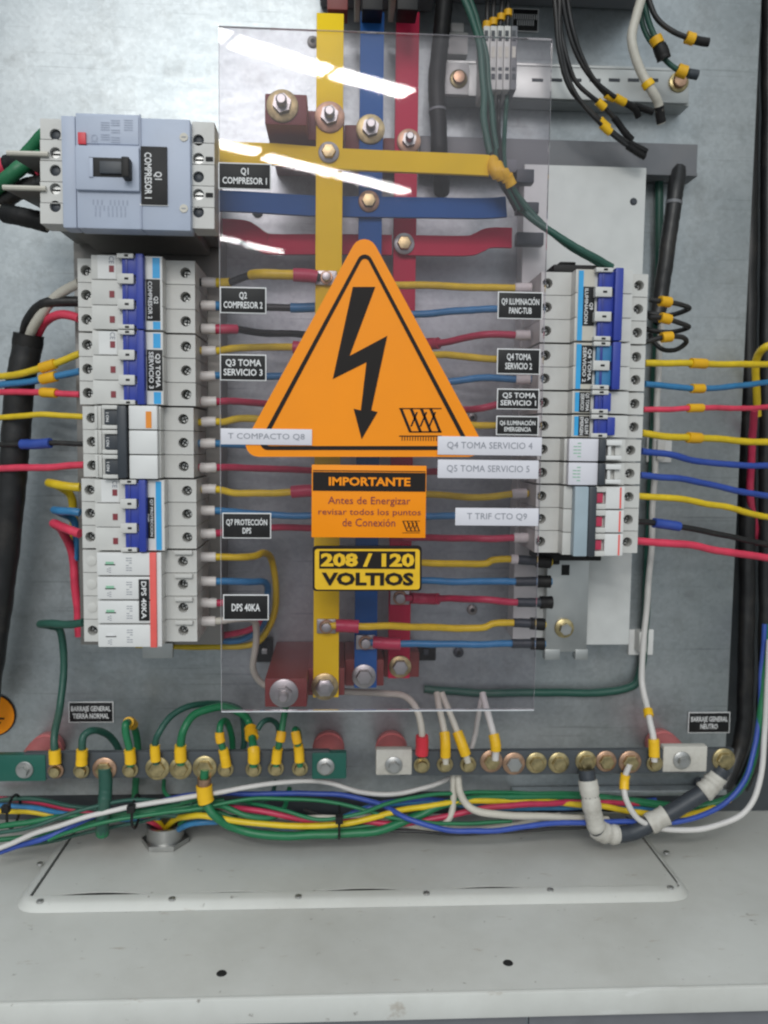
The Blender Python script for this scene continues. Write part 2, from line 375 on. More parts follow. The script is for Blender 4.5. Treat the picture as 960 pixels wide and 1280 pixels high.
# ------------------------------------------------------------------ the cabinet shell (setting)
ZF = -0.345; YB = .045
a = at(-150, 0, 0); pr = at(928, 500, 0); pb = at(480, 990, 0)
XR_, XLw = pr.x, -.46
g = G().box(XLw+.02, XR_, 0, .002, pb.z, .62, .0006)
obj('mounting_plate_wall', g, 'galvanised', kind='structure', label='galvanised steel mounting plate')
obj('back_wall', G().box(-.50, .46, YB, YB+.003, ZF-.01, .66), 'bar_grey', kind='structure')  # wall coloured dark, standing in for shade in the gap beside the plate
obj('side_wall', G().box(.455, .458, YB, -.25, ZF, .66), 'paint', kind='structure')
obj('side_wall', G().box(-.503, -.50, YB, -.25, ZF, .66), 'paint', kind='structure')
yf = atz(480, 1241, ZF).y
obj('cabinet_floor', G().box(-.50, .455, YB, yf, ZF-.002, ZF), 'paint', kind='structure')
obj('front_lip_trim', G().box(-.50, .455, yf-.0035, yf, ZF-.0165, ZF+.0008, .0024), 'paint', kind='structure')
obj('base_wall', G().box(-.50, .125, yf+.016, yf+.02, -1.2, ZF-.003), 'duct_grey', kind='structure')
obj('base_wall', G().box(.1275, .455, yf+.016, yf+.02, -1.2, ZF-.003), 'duct_grey', kind='structure')
obj('floor', G().box(-4, 4, 1.5, -9, -1.25, -1.2), 'concrete', kind='structure')
# flange of mounting plate at the bottom
g = G().box(at(640, 975, -.004).x, XR_-.003, -.012, -.001, pb.z-.001, pb.z+.004, .0008)
obj('plate_flange_trim', g, 'galvanised', kind='structure')

# access panel in the cabinet floor
P = [atz(10, 1144, ZF), atz(870, 1126, ZF), atz(832, 1046, ZF), atz(52, 1052, ZF)]
x0, x1 = P[0].x, P[1].x; y0 = (P[0].y+P[1].y)/2; y1 = min(YB-.003, .035)
qi = [atz(40, 1123, ZF+.004), atz(846, 1106, ZF+.004)]
ix0, ix1, iy0 = qi[0].x, qi[1].x, (qi[0].y+qi[1].y)/2
t = thing('access_panel', ((x0+x1)/2, y0, ZF), 'raised grey painted gland panel screwed to the cabinet floor', 'panel')
gp = .0022; H = ZF+.0055
def rounded2(pts, rad, seg=6):
    out = []; n = len(pts)
    for i in range(n):
        p = Vector(pts[i]); a_ = (Vector(pts[i-1])-p).normalized(); b_ = (Vector(pts[(i+1) % n])-p).normalized()
        s0 = p+a_*rad; s1 = p+b_*rad
        for k in range(seg+1):
            f = k/seg; out.append(tuple(s0*(1-f)**2+p*2*f*(1-f)+s1*f*f))
    return out
g = G(); rings = []
for off, z, rad in ((0, ZF+.0002, .022), (.0015, ZF+.0016, .021), (.0042, ZF+.0044, .019), (.0072, H, .016)):
    rings.append([(x, y, z) for x, y in rounded2([(x0+off, y0+off), (x1-off, y0+off), (x1-off, y1), (x0+off, y1)], rad)])
rings.append([(x, y, H) for x, y in rounded2([(ix0-gp, iy0-gp*.5), (ix1+gp, iy0-gp*.5), (ix1+gp, y1-.001), (ix0-gp, y1-.001)], .0015)])
rings.append([(x, y, ZF+.0006) for x, y, z in rings[-1]])
m_ = len(rings[0]); g.add([v for r_ in rings for v in r_], [(a_*m_+k, a_*m_+(k+1) % m_, (a_+1)*m_+(k+1) % m_, (a_+1)*m_+k) for a_ in range(5) for k in range(m_)])
obj('rim', g, 'paint', t)
ed = [(ix0+(ix1-ix0)*k/60, iy0-gp*.1+.0046*abs(math.sin(k/60*math.pi*5))**1.5*(1, .55, .9, .8, .35)[min(4, k//12)]) for k in range(61)]
g = G(); n_ = len(ed); g.add([(x, y, H-.0006) for x, y in ed]+[(x, y1, H-.0006) for x, y in ed]+[(x, y, H-.0016) for x, y in ed], [(k, k+1, n_+k+1, n_+k) for k in range(n_-1)]+[(2*n_+k, 2*n_+k+1, k+1, k) for k in range(n_-1)])
obj('inner_plate', g, 'paint', t)
obj('gap_shade', G().box(ix0-gp, ix1+gp, iy0-gp, y1, ZF+.0003, ZF+.0010), 'black', t)  # black sheet added under the plate so its gap looks shaded
for px, py in [(50, 1127), (215, 1124), (373, 1121), (533, 1117), (688, 1113), (838, 1110), (50, 1080), (833, 1066)]:
    p = atz(px, py, H)
    s_ = obj('screw', G().lathe((p.x, p.y, H-.0002), [(0, .0026), (.0012, .0024), (.0018, .0012)], 12, 'z'), 'zinc', t)
for px, py in [(277, 1217), (635, 1204)]:
    p = atz(px, py, ZF)
    g = G().lathe((p.x, p.y, ZF), [(0.0001, .0034), (.0006, .0030)], 16, 'z')
    obj('rivet_hole', g, 'black_hole', None, 'small black disc marking a hole in the floor, '+('below the wide gap under the nut' if px < 300 else 'further along towards the tape-wrapped cable'), 'plug', 'holes in the cabinet floor')  # black disc stands in for the dark inside a hole
# conduit nut
p = atz(207, 1052, H); p.y = min(p.y, .012)
t = thing('conduit_nut', (p.x, p.y, H), 'galvanised hexagonal conduit nut in the floor with pink, yellow and blue wires entering', 'nut')
g = G(); n6 = [(p.x+.020*math.cos(math.pi/3*k), p.y+.020*math.sin(math.pi/3*k)) for k in range(6)]
g.add([(x, y, H) for x, y in n6]+[(x, y, H+.004) for x, y in n6], [list(range(6))[::-1], list(range(6, 12))]+[(i, (i+1) % 6, (i+1) % 6+6, i+6) for i in range(6)])
obj('hex_flange', g, 'zinc', t)
def ring(g, c, ro, ri, z0, z1, seg=28):
    vs = []
    for r, z in ((ro, z0), (ro, z1), (ri, z1), (ri, z0)):
        for k in range(seg): vs.append((c[0]+r*math.cos(2*math.pi*k/seg), c[1]+r*math.sin(2*math.pi*k/seg), z))
    fs = [(i*seg+k, i*seg+(k+1) % seg, ((i+1) % 4)*seg+(k+1) % seg, ((i+1) % 4)*seg+k) for i in range(4) for k in range(seg)]
    return g.add(vs, fs)
obj('threaded_collar', ring(G(), (p.x, p.y), .0155, .0125, H+.004, H+.016), 'zinc', t)
obj('bore', G().lathe((p.x, p.y, H+.004), [(0, .0123), (.001, .0123)], 20, 'z'), 'black_hole', t)

# ------------------------------------------------------------------ boxes given by pixel rectangle
def pbox(px0, py0, px1, py1, yfr, ybk, bev=.0005, g=None):
    A, B, Cc, D = at(px0, py0, yfr), at(px1, py0, yfr), at(px0, py1, yfr), at(px1, py1, yfr)
    return (g or G()).box((A.x+Cc.x)/2, (B.x+D.x)/2, yfr, ybk, (A.z+B.z)/2, (Cc.z+D.z)/2, bev)
def pc(px0, py0, px1, py1, y):
    A, B, Cc, D = at(px0, py0, y), at(px1, py0, y), at(px0, py1, y), at(px1, py1, y)
    return (A.x+B.x+Cc.x+D.x)/4, (A.z+B.z+Cc.z+D.z)/4, ((B.x-A.x)+(D.x-Cc.x))/2, ((A.z-Cc.z)+(B.z-D.z))/2

# support brackets
t = thing('mounting_bracket', at(188, 812, 0), 'dull grey steel bracket behind the breaker column under the large blue-grey breaker', 'bracket')
obj('bracket_face', pbox(96, 280, 277, 806, -.043, -.040, .0008), 'bracket', t)
obj('bracket_side', pbox(98, 284, 102, 804, -.0398, .0, 0), 'bracket', t); obj('bracket_side', pbox(270, 284, 276, 804, -.0398, .0, 0), 'bracket', t)
obj('rail_end', pbox(178, 804, 216, 823, -.048, -.044, .0006), 'steel', t)
t = thing('backing_panel', at(735, 806, 0), 'light grey painted backing panel behind the breaker column with green and white levers', 'panel')
obj('panel_face', pbox(648, 207, 797, 806, -.032, -.028, .0008), 'panel_white', t)
obj('panel_side', pbox(650, 210, 655, 800, -.0278, 0, 0), 'panel_white', t); obj('panel_side', pbox(788, 210, 793, 800, -.0278, 0, 0), 'panel_white', t)
p = at(792, 252, -.032); obj('screw', G().lathe((p.x, -.032, p.z), [(0, .003), (-.0012, .002)], 12), 'charcoal', t)
t = thing('rail_strip', at(708, 822, -.034), 'bare metal mounting strip with a brass bolt below the breaker column', 'rail')
obj('strip', pbox(683, 694, 735, 815, -.042, -.034, .0006), 'steel', t)
for a_, b_ in ((681, 700), (719, 735)): obj('strip_foot', pbox(a_, 812, b_, 825, -.0425, -.034, .0006), 'steel', t)
bolt(705, 785, -.0425, 12, t, 'brass', 'zinc', stud=False)
obj('slot', pbox(702, 706, 712, 719, -.0424, -.0415, 0), 'black_hole', t)
t = thing('end_clamp', at(712, 702, -.04), 'black plastic end clamp under the last breaker of the column', 'clamp')
obj('clamp_body', pbox(673, 690, 752, 701, -.075, -.043, .001), 'black', t)
obj('clamp_screw', pbox(680, 700, 700, 706, -.060, -.045, .001), 'black', t)
t = thing('end_clamp', at(720, 340, -.04), 'black plastic end stop on top of the breaker column below the green cable', 'clamp')
obj('clamp_body', pbox(692, 331, 765, 341, -.080, -.043, .001), 'black', t); obj('clamp_rib', pbox(700, 327, 720, 331, -.07, -.05, .001), 'black', t)

# ------------------------------------------------------------------ DIN breakers
class Col:
    def __init__(s, xl, xr, prow, width, ztop, zbot, prz, n):
        A = at(xl, prow, -.100); B = at(xr, prow, -.100); s.xl = A.x; s.s = (B.x-A.x)/width
        s.zt = at(prz, ztop, -.100).z; s.p = (s.zt-at(prz, zbot, -.100).z)/n; s.w = width
    def x(s, u): return s.xl+s.s*u
    def z(s, v): return s.zt-s.p*v
LC = Col(101, 245, 560, 146, 323.5, 803, 175, 16)
RC = Col(672, 804, 516, 132, 340, 692, 740, 12)
yT, yN = -.100, -.112
def screwmesh(g):
    g.lathe((0, 0, 0), [(0, .0026), (-.002, .0026), (-.0026, .0021)], 14)
def slotmesh(g):
    g.box(-.0020, .0020, -.0029, -.0024, -.0004, .0004).box(-.0004, .0004, -.0029, -.0024, -.0020, .0020)
def breaker(col, v0, n, label, holes, nose, els, group='circuit breakers in the two columns', tall=True, inset=0, houseM='white_plastic', name='circuit_breaker', cat='circuit breaker', skip=()):
    xc = col.x(col.w/2); t = thing(name, (xc, -.045, col.z(v0+n)), label, cat, group)
    gap = .00022
    for i in range(n):
        za, zb = col.z(v0+i)-gap*(3 if i == 0 else 1), col.z(v0+i+1)+gap*(3 if i == n-1 else 1)
        g = G(); zc = (za+zb)/2; ul, ur = nose
        X = col.x
        g.hole_box(X(inset), X(ul), yT, -.045, zb, za, X(holes[0]), zc, .0036, .010)
        g.hole_box(X(ur), X(col.w-inset), yT, -.045, zb, za, X(holes[1]), zc, .0036, .010)
        g.box(X(ul), X(ur), yN, -.045, zb, za, .0004)
        obj('pole_housing', g, houseM, t)
        for k, h in enumerate(holes):
            if (i, k) in skip:
                cylp('blank_cap', (X(h), yT, zc), [(.002, .0036), (-.0004, .0036), (-.0006, .003)], houseM, t, 18); continue
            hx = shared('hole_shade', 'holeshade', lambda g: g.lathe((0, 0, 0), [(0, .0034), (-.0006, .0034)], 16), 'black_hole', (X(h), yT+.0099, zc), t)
            s_ = shared('terminal_screw', 'tscrew', screwmesh, 'zinc', (X(h)+random.uniform(-.0003, .0003), yT+.0090, zc), t)
            shared('cross_slot', 'tslot', slotmesh, 'black_hole', (X(h), yT+.0090, zc), s_, (0, random.uniform(0, 1.5), 0))
    for e in els:
        nm, ua, ub, va, vb, ya, yb, m = e[:8]; bev = e[8] if len(e) > 8 else .0003
        obj(nm, G().box(X(ua), X(ub), ya, yb, col.z(v0+va), col.z(v0+vb), bev), m, t)
    return t
def sticker(col, t, v0, ua, ub, va, vb, body, y=yN, base='black', ink='white_ink', fitw=.9, fith=.75, name='name_sticker', ang=-math.pi/2):
    x0, x1, z0, z1 = col.x(ua), col.x(ub), col.z(v0+va), col.z(v0+vb)
    s = obj(name, G().box(x0, x1, y-.0007, y-.0001, z0, z1, .0002), base, t)
    L, S = abs(z0-z1), abs(x1-x0)
    if ang == 0: L, S = S, L
    text('lettering', body, (x0+x1)/2, (z0+z1)/2, y-.0009, L*fitw, S*fith, ink, s, ang)
    return s
def typeA(col, v0, n, label, L, labeltxt, lab_v, cyan, left=True, rock='blue', dimc=None):
    if left:
        nose, holes, slot, bar = (23, 110), (10, 134), (60, 80), (80, 89)
    else:
        nose, holes, slot, bar = (37, 106), (8, 121), (61, 81), (81, 91)
    els = []
    for i in range(n):
        els.append(('rocker', slot[0]+2, slot[1], i+.16, i+.84, yN-.0035, yN+.0005, 'blue' if rock == 'blue' else rock, .0006))
        els.append(('rocker_ridge', slot[0]+6, slot[0]+9, i+.22, i+.78, yN-.0042, yN-.0030, 'blue_dark', .0002))
        if left: els.append(('indicator_window', 45, 51, i+.44, i+.70, yN-.0005, yN+.0005, 'dark_red', 0))
    if left:
        els.append(('printed_field', 31, 53, .04, .96, yN-.0002, yN+.001, 'white_bright', 0))
    for b in range(n+1):
        va, vb = max(.0, b-.2)+(.02 if b == 0 else 0), min(n, b+.2)-(.02 if b == n else 0)
        els.append(('locking_tab', slot[0]-3, slot[1]-3, va, vb, yN-.006, yN+.0005, 'white_plastic', .0005))
        cdot = b if 0 < b < n else (.1 if b == 0 else n-.1)
        els.append(('tab_hole', slot[0]+6, slot[0]+11, cdot-.045, cdot+.045, yN-.0062, yN-.005, 'black_hole', .0002))
    if n > 1: els.append(('handle_bar', bar[0], bar[1], .02, n-.02, yN-.0068, yN+.0005, 'blue', .0010))
    else: els.append(('handle_bar', bar[0]-(9 if v0 == 5 else 3), bar[0]+(1 if v0 == 5 else 7), .12, .88, yN-.0050, yN+.0005, 'blue', .0010))
    els.append(('label_field', *( (90, 109) if left else (39, 60)), .05, n-.05, yN-.0003, yN+.0005, 'cream' if not left else 'white_bright', 0))
    for ua, ub, va, vb in cyan: els.append(('blue_stripe', ua, ub, va, vb, yN-.0006, yN, 'cyan', 0))
    t = breaker(col, v0, n, label, holes, nose, els)
    if left:
        text('approval_mark', 'CE', col.x(48), col.z(v0+.22), yN-.0004, .0050, .0034, 'grey_ink', t, -math.pi/2, .01)
    if labeltxt: sticker(col, t, v0, lab_v[0], lab_v[1], lab_v[2], lab_v[3], labeltxt)
    return t
typeA(LC, 0, 3, 'three-pole breaker with blue levers, topmost of its column, fed by a thick black cable', True, 'Q2\nCOMPRESOR 2', (90, 107, .95, 2.6), [(98, 107, .1, .55), (98, 107, .55, .9), (98, 107, 2.63, 2.93)])
typeA(LC, 3, 3, 'three-pole blue-lever breaker stickered Q3 TOMA SERVICIO 3 with marked wires entering', True, 'Q3 TOMA\nSERVICIO 3', (90, 109, .75, 2.4), [(98, 107, .1, .68), (98, 107, 2.45, 2.93)])
# compact breaker with dark levers
els = []
for i in range(3):
    els += [('toggle', 38, 56, i+.2, i+.8, yN-.004, yN+.001, 'charcoal', .0006), ('toggle_stop', 36, 55, i+.82, i+.98, yN-.006, yN, 'white_plastic', .0004),
            ('toggle_stop', 36, 55, i+.02, i+.18, yN-.006, yN, 'white_plastic', .0004),
            ('front_cover', 69, 104, i+.02, i+.98, yN-.006, yN, 'white_bright', .0008),
            ('face_ridge', 26, 28, i+.04, i+.96, yN-.0012, yN, 'white_plastic', .0003), ('face_ridge', 31, 33, i+.04, i+.96, yN-.0012, yN, 'white_plastic', .0003)]
els += [('handle_bar', 55, 67, .03, 2.97, yN-.0085, yN, 'charcoal', .0018), ('orange_mark', 90, 97, .25, .92, yN-.0063, yN-.0055, 'orange_print', 0)]
t = breaker(LC, 6, 3, 'three-pole white breaker with dark grey levers and orange mark, between blue-lever breakers', (14, 130), (24, 106), els, inset=3)
for i in range(3): text('lettering', 'I ON', LC.x(42), LC.z(6.5+i), yN-.0042, .0062, .002, 'white_ink', t, -math.pi/2)
typeA(LC, 9, 3, 'three-pole blue-lever breaker stickered Q7 PROTECCION DPS above the surge arrester', True, 'Q7 PROTECCION\nDPS', (86, 97, .75, 2.45), [(99, 106, .1, 2.93)])
# surge arrester
els = []
for i in range(4):
    els += [('front_module', 26, 92, i+.03, i+.97, yN-.004, yN, 'white_bright', .0008), ('status_window', 37, 47, i+.40, i+.50, yN-.0043, yN-.003, 'green_ink' if i < 3 else 'white_ink', 0),
            ('status_frame', 36, 49, i+.50, i+.54, yN-.0043, yN-.003, 'ink', 0),
            ('terminal_step', 118, 141, i+.03, i+.2, yT-.003, yT+.001, 'white_plastic', .0005)]
els += [('red_stripe', 92, 100, .02, 3.98, yN-.0045, yN, 'pink_red', .0003), ('end_cover', 100, 106, .03, 3.97, yN-.003, yN, 'white_bright', .0004)]
t = breaker(LC, 12, 4, 'four-module surge arrester with vertical red stripe stickered DPS 40KA', (11, 128), (24, 106), els, name='surge_arrester', cat='surge arrester', skip=((0, 0), (1, 0), (2, 0)))
sticker(LC, t, 12, 78, 91, 1.12, 2.85, 'DPS 40KA', y=yN-.004, fith=.5)
for i in range(4):
    text('lettering', '|||\n||', LC.x(41), LC.z(12.75+i), yN-.0043, .0035, .0028, 'grey_ink', t, -math.pi/2, 0)
    text('lettering', '||| ||\n|| |||', LC.x(66), LC.z(12.5+i), yN-.0043, .009, .004, 'grey_ink', t, -math.pi/2, 0)

typeA(RC, 0, 3, 'three-pole blue-lever breaker with cyan stripe, topmost under the dark green cable', False, 'Q9\nILUMINACION', (46, 60, .75, 2.35), [(40, 46, .1, 2.95)], left=False)
typeA(RC, 3, 2, 'two-pole breaker with teal-blue levers and sticker Q4 TOMA SERVICIO 2', False, 'Q4 TOMA\nSERVICIO 2', (46, 60, .15, 1.75), [(40, 46, .1, 1.95)], left=False, rock='w_blue')
typeA(RC, 5, 1, 'single-pole blue-lever breaker, upper of two narrow ones, fed by a red wire', False, 'Q5 TOMA\nSERVICIO', (45, 59, .08, .92), [(40, 45, .1, .9)], left=False)
typeA(RC, 6, 1, 'single-pole blue-lever breaker, lower of two narrow ones, just above the white ones', False, 'Q6 ILUM\nEMERGEN', (45, 59, .08, .92), [(40, 45, .1, .9)], left=False)
for k, lb in enumerate(['white single-pole breaker with green print beside the Q4 TOMA SERVICIO 4 strip', 'white single-pole breaker with green print beside the Q5 TOMA SERVICIO 5 strip']):
    els = [('front_cover', 32, 68, .03, .97, yN-.006, yN, 'sticker_white', .0008), ('lever', 68, 76, .04, .96, yN-.0085, yN, 'charcoal', .001),
           ('toggle_stop', 77, 96, .08, .3, yN-.007, yN, 'white_bright', .0006), ('toggle_stop', 77, 96, .72, .9, yN-.007, yN, 'white_bright', .0006), ('toggle', 80, 84, .3, .72, yN-.005, yN, 'white_bright', .0006),
           ('toggle', 90, 98, .3, .72, yN-.003, yN, 'white_plastic', .0006)]
    t = breaker(RC, 7+k, 1, lb, (8, 118), (29, 104), els, inset=1)
    text('lettering', '|||||\n|||', RC.x(42), RC.z(7.5+k), yN-.0062, .010, .0055, 'green_ink', t, -math.pi/2, 0)
els = [('window_cover', 40, 57, .03, 2.97, yN-.008, yN, 'pale_blue', .001), ('handle_bar', 57, 67, .02, 2.98, yN-.0085, yN, 'charcoal', .0015)]
for i in range(3):
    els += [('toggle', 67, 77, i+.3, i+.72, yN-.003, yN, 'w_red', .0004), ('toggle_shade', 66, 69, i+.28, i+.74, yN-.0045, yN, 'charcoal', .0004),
            ('toggle_stop', 67, 80, i+.76, i+.98, yN-.005, yN, 'white_plastic', .0004), ('toggle_stop', 67, 80, i+.02, i+.26, yN-.005, yN, 'white_plastic', .0004),
            ('front_cover', 80, 103, i+.03, i+.97, yN-.004, yN, 'white_bright', .0006), ('pink_line', 97, 99, i+.06, i+.94, yN-.0043, yN-.003, 'pink_red', 0)]
breaker(RC, 9, 3, 'three-pole breaker with pale blue cover and red toggles, lowest of its column', (8, 118), (30, 105), els, inset=1)

# ------------------------------------------------------------------ moulded-case breaker Q1
yc = -.140
t = thing('moulded_case_breaker', at(160, 290, -.045), 'large blue-grey moulded-case breaker with black toggle and COMPRESOR 1 sticker', 'circuit breaker')
def mp(a): return pbox(*a)
obj('housing', pbox(79, 150, 240, 285, yc+.016, -.045, .002), 'bracket', t); obj('housing', pbox(56, 152, 262, 280, yc+.030, -.0455, .002), 'bracket', t)  # dark tone puts the shaded underside into the body colour
for nm, x0, x1, hx, ycs in (('terminal_cover', 50, 79, 69, (168, 191, 213, 236, 258)), ('terminal_cover', 240, 268, 248, (175, 198, 221, 243, 265))):
    tp, bt = (148, 280) if x0 < 100 else (152, 286)
    for i in range(5):
        h = (bt-tp)/5
        A = at(x0, tp+h*i, yc+.006); B = at(x1, tp+h*(i+1), yc+.006); c = at(hx, ycs[i], yc+.006)
        g = G().hole_box(A.x, B.x, yc+.006, yc+.026, B.z+.0000, A.z, c.x, c.z, .0036, .012)
        k = obj(nm if i == 0 else 'terminal_cover', g, 'white_plastic', t)
        if i in (1, 3):
            obj('terminal_screw', G().lathe((c.x, yc+.016, c.z), [(0, .0035), (-.006, .0035), (-.0066, .003)], 16), 'zinc', k)
            obj('screw_slot', G().box(c.x-.0028, c.x+.0028, yc+.0090, yc+.0096, c.z-.0005, c.z+.0005), 'black_hole', k)
        else: obj('plug', G().lathe((c.x, yc+.0175, c.z), [(0, .0033), (-.009, .0033), (-.0095, .0026)], 16), 'charcoal', k)
obj('cover', pbox(77, 144, 95, 285, yc+.001, yc+.015, .0015), 'grey_blue', t)
obj('cover', pbox(95, 142, 176, 286, yc-.001, yc+.015, .0012), 'grey_blue', t)
obj('cover', pbox(176, 148, 238, 288, yc-.0005, yc+.015, .0012), 'grey_blue', t)
obj('cover_groove', pbox(174.5, 143, 176.5, 286, yc-.0012, yc, 0), 'grey_blue_dark', t)
obj('label_field', pbox(98, 145, 173, 180, yc-.0018, yc, .0003), 'grey_blue', t)
obj('collar', pbox(94, 182, 174, 238, yc-.004, yc, .0012), 'grey_blue', t)
obj('toggle_well', pbox(111, 197, 159, 221, yc-.0044, yc-.003, .0002), 'black', t)
obj('well_edge', pbox(111, 197, 116, 221, yc-.0050, yc-.003, .0002), 'grey_blue', t)
obj('toggle', pbox(151, 195, 161, 221, yc-.013, yc-.003, .0012), 'black', t)
obj('toggle_neck', pbox(124, 201, 152, 217, yc-.006, yc-.0035, .0008), 'charcoal', t)
obj('trip_button', pbox(97, 165, 107, 180, yc-.0035, yc-.0015, .0004), 'red_plastic', t)
for px, py in ((230, 172), (230, 261)):
    q = at(px, py, yc); s_ = obj('cover_screw', G().lathe((q.x, yc-.0003, q.z), [(0, .0028), (-.0008, .0026)], 16), 'cream', t)
    obj('screw_slot', G().box(q.x-.0014, q.x+.0014, yc-.0013, yc-.001, q.z-.0003, q.z+.0003), 'grey_ink', s_)
for py in (198, 243): obj('key_slot', pbox(257, py-2, 266, py+3, yc+.0052, yc+.007, 0), 'black_hole', t)
cx, cz, wd, ht = pc(176, 185, 208, 255, yc-.001)
s_ = obj('name_sticker', pbox(176, 183, 209, 256, yc-.0018, yc-.0006, .0003), 'black', t)
obj('sticker_rim', pbox(175, 255, 210, 257, yc-.0014, yc-.0006, 0), 'white_ink', t)
text('lettering', 'Q1\nCOMPRESOR 1', cx, cz, yc-.0020, ht*.82, wd*.68, 'white_ink', s_, -math.pi/2)
for body, a in (('CE', (114, 168, 122, 180)), ('||| || |||\n|||| |||', (126, 150, 150, 178)), ('|||||', (155, 150, 166, 163)), ('||| |||||\n||||||||\n|| |||||', (110, 245, 165, 275))):
    cx, cz, wd, ht = pc(*a, yc-.002); text('lettering', body, cx, cz, yc-.0021 if a[1] < 200 else yc-.0013, ht if a[1] < 200 else wd*.8, wd if a[1] < 200 else ht*.7, 'grey_blue_dark', t, -math.pi/2 if a[1] < 200 else 0, 0)
# phase barriers
for px0, py0, px1, lb in ((9, 190, 53, 'thin grey phase barrier between the green and red cables, the upper one'), (4, 233, 50, 'thin grey phase barrier below the green cable, the lower one')):
    A, B = at(px0, py0, -.135), at(px1, py0+2, -.135); z = A.z
    g = G(); tri = [(A.x, -.135), (B.x, -.135), (B.x, -.052), (B.x-.008, -.052)]
    g.add([(x, y, z) for x, y in tri]+[(x, y, z-.0016) for x, y in tri], [(0, 1, 2, 3), (7, 6, 5, 4)]+[(i, i+4, (i+1) % 4+4, (i+1) % 4) for i in range(4)])
    t = thing('phase_barrier', (B.x, -.09, z-.0016), lb, 'phase barrier', 'phase barriers of the large breaker')
    obj('barrier_sheet', g, 'bracket', t)
    obj('lit_edge', G().tube([Vector((A.x, -.1355, z-.0008)), Vector((B.x+.004, -.1355, z-.0008))], .0017, 8), 'cream', t)  # pale rod paints the light caught by the barrier's front edge
# ------------------------------------------------------------------ busbars and their stepped supports
YY, YBl, YR = -.090, -.066, -.042
def vbar(name, px, prow, wpx, py0, py1, y, m, label, bolts):
    A = at(px-wpx/2, prow, y); B = at(px+wpx/2, prow, y)
    t = thing(name, ((A.x+B.x)/2, y, at(px, py1, y).z), label, 'busbar', 'vertical busbars')
    obj('bar', G().box(A.x, B.x, y, y+.005, at(px, py0, y).z, at(px, py1, y).z, .0007), m, t)
    for b in bolts: bolt(b[0], b[1], y-(b[4] if len(b) > 4 else 0), b[2], t, b[3], 'zinc', plain=len(b) > 5)
    return t
vbar('busbar', 410, 450, 33, 16, 872, YY, 'bar_yellow', 'yellow painted vertical busbar behind the warning triangle and VOLTIOS plate', [(412, 147, 19, 'copper'), (406, 858, 17, 'brass', 0, 1)])
vbar('busbar', 461, 450, 29, 14, 860, YBl, 'bar_blue', 'blue painted vertical busbar between the yellow and the red one', [(463, 162, 18, 'brass'), (455, 845, 15, 'zinc', 0, 1)])
vbar('busbar', 504, 450, 28, 14, 848, YR, 'bar_red', 'red painted vertical busbar beside the blue one', [(511, 177, 15, 'copper'), (500, 833, 14, 'brass', 0, 1)])
def support(lab, ya, yb, upper):
    Z0, Z1 = at(355, ya, -.112).z, at(355, yb, -.112).z
    t = thing('busbar_support', (at(420, 500, -.05).x, -.05, min(Z0, Z1)), lab, 'insulator', 'stepped busbar supports')
    xs = [(331, 384, -.112, .0), (384, 431, YY+.0052, -.0), (431, 480, YBl+.0052, 0), (480, 524, YR+.0052, 0)]
    row = ya
    for a_, b_, yf_, _ in xs:
        A, B = at(a_, row, yf_), at(b_, row, yf_)
        obj('step', G().box(A.x, B.x-.0001, yf_, -.0005, Z0, Z1, .0012), 'maroon', t)
    return t
t = support('dark red stepped insulator holding the busbar tops, brass washer on its front step', 117, 156, True)
bolt(353, 133, -.112, 20, t, 'brass', 'zinc')
t = support('dark red stepped insulator at the foot of the three busbars above the copper bars', 848, 884, False)
bolt(355, 866, -.112, 18, t, 'zinc', 'zinc')

# horizontal bars / flexible flat links
def flat(label, pts, h, m, parts=(), y=None, name='flat_busbar'):
    """flat bar following points (px,py,depth) of its centre line, h = height in m"""
    sp = [at(*p) for p in spline(pts, 6)]; th = .0035; vs = []; n = len(sp)
    for i, p in enumerate(sp):
        d = (sp[min(i+1, n-1)]-sp[max(i-1, 0)]).normalized(); up_ = Vector((0, -1, 0)).cross(d).normalized()*(-1)
        if up_.z < 0: up_ = -up_
        for a_, b_ in ((-1, 0), (1, 0), (1, 1), (-1, 1)): vs.append(p+up_*(h/2*a_)+Vector((0, th*b_, 0)))
    fs = [(i*4+k, i*4+(k+1) % 4, (i+1)*4+(k+1) % 4, (i+1)*4+k) for i in range(n-1) for k in range(4)]+[(0, 1, 2, 3), tuple((n-1)*4+k for k in range(4))]
    base = sp[0].copy(); t = thing(name, base, label, 'busbar', 'horizontal busbars')
    obj('bar', G().add(vs, fs), m, t)
    for b in parts:
        if b[0] == 'bolt': bolt(b[1], b[2], b[3], b[4], t, b[5], b[6], plain=True)
        else: obj(b[0], pbox(*b[1:5], b[5], b[6], .0008), b[7], t)
    return t
yy = YY-.0045
flat('yellow flat bar bolted across the yellow busbar top, running to the black-capped end', [(262, 190, yy), (340, 192, yy), (420, 198, yy), (560, 204, yy), (604, 206, yy), (612, 207, yy+.001)], .0142, 'bar_yellow',
     [('bolt', 411, 191, yy, 13, 'zinc', 'brass'), ('black_cap', 612, 199, 646, 215, yy+.014, yy+.020, 'duct_grey'), ('black_cap', 646, 211, 668, 228, yy+.010, yy+.020, 'charcoal')])
flat('blue flat bar crossing behind the yellow busbar, bolted to the blue one', [(262, 250, YBl-.0045), (310, 252, YBl-.0045), (400, 257, YBl-.0045), (520, 259, YBl-.0045), (600, 260, YBl-.0045), (633, 258, YBl-.0045)], .0145, 'bar_blue',
     [('bolt', 461, 252, YBl-.0045, 13, 'copper', 'brass'), ('black_cap', 646, 252, 674, 266, YBl-.008, YBl+.002, 'charcoal')])
yy = YR-.0045
flat('red flat bar with a downward step near the large breaker', [(262, 285, yy), (300, 287, yy), (312, 291, yy), (328, 302, yy), (345, 305, yy), (420, 305, yy), (490, 306, yy)], .0150, 'bar_red', [])
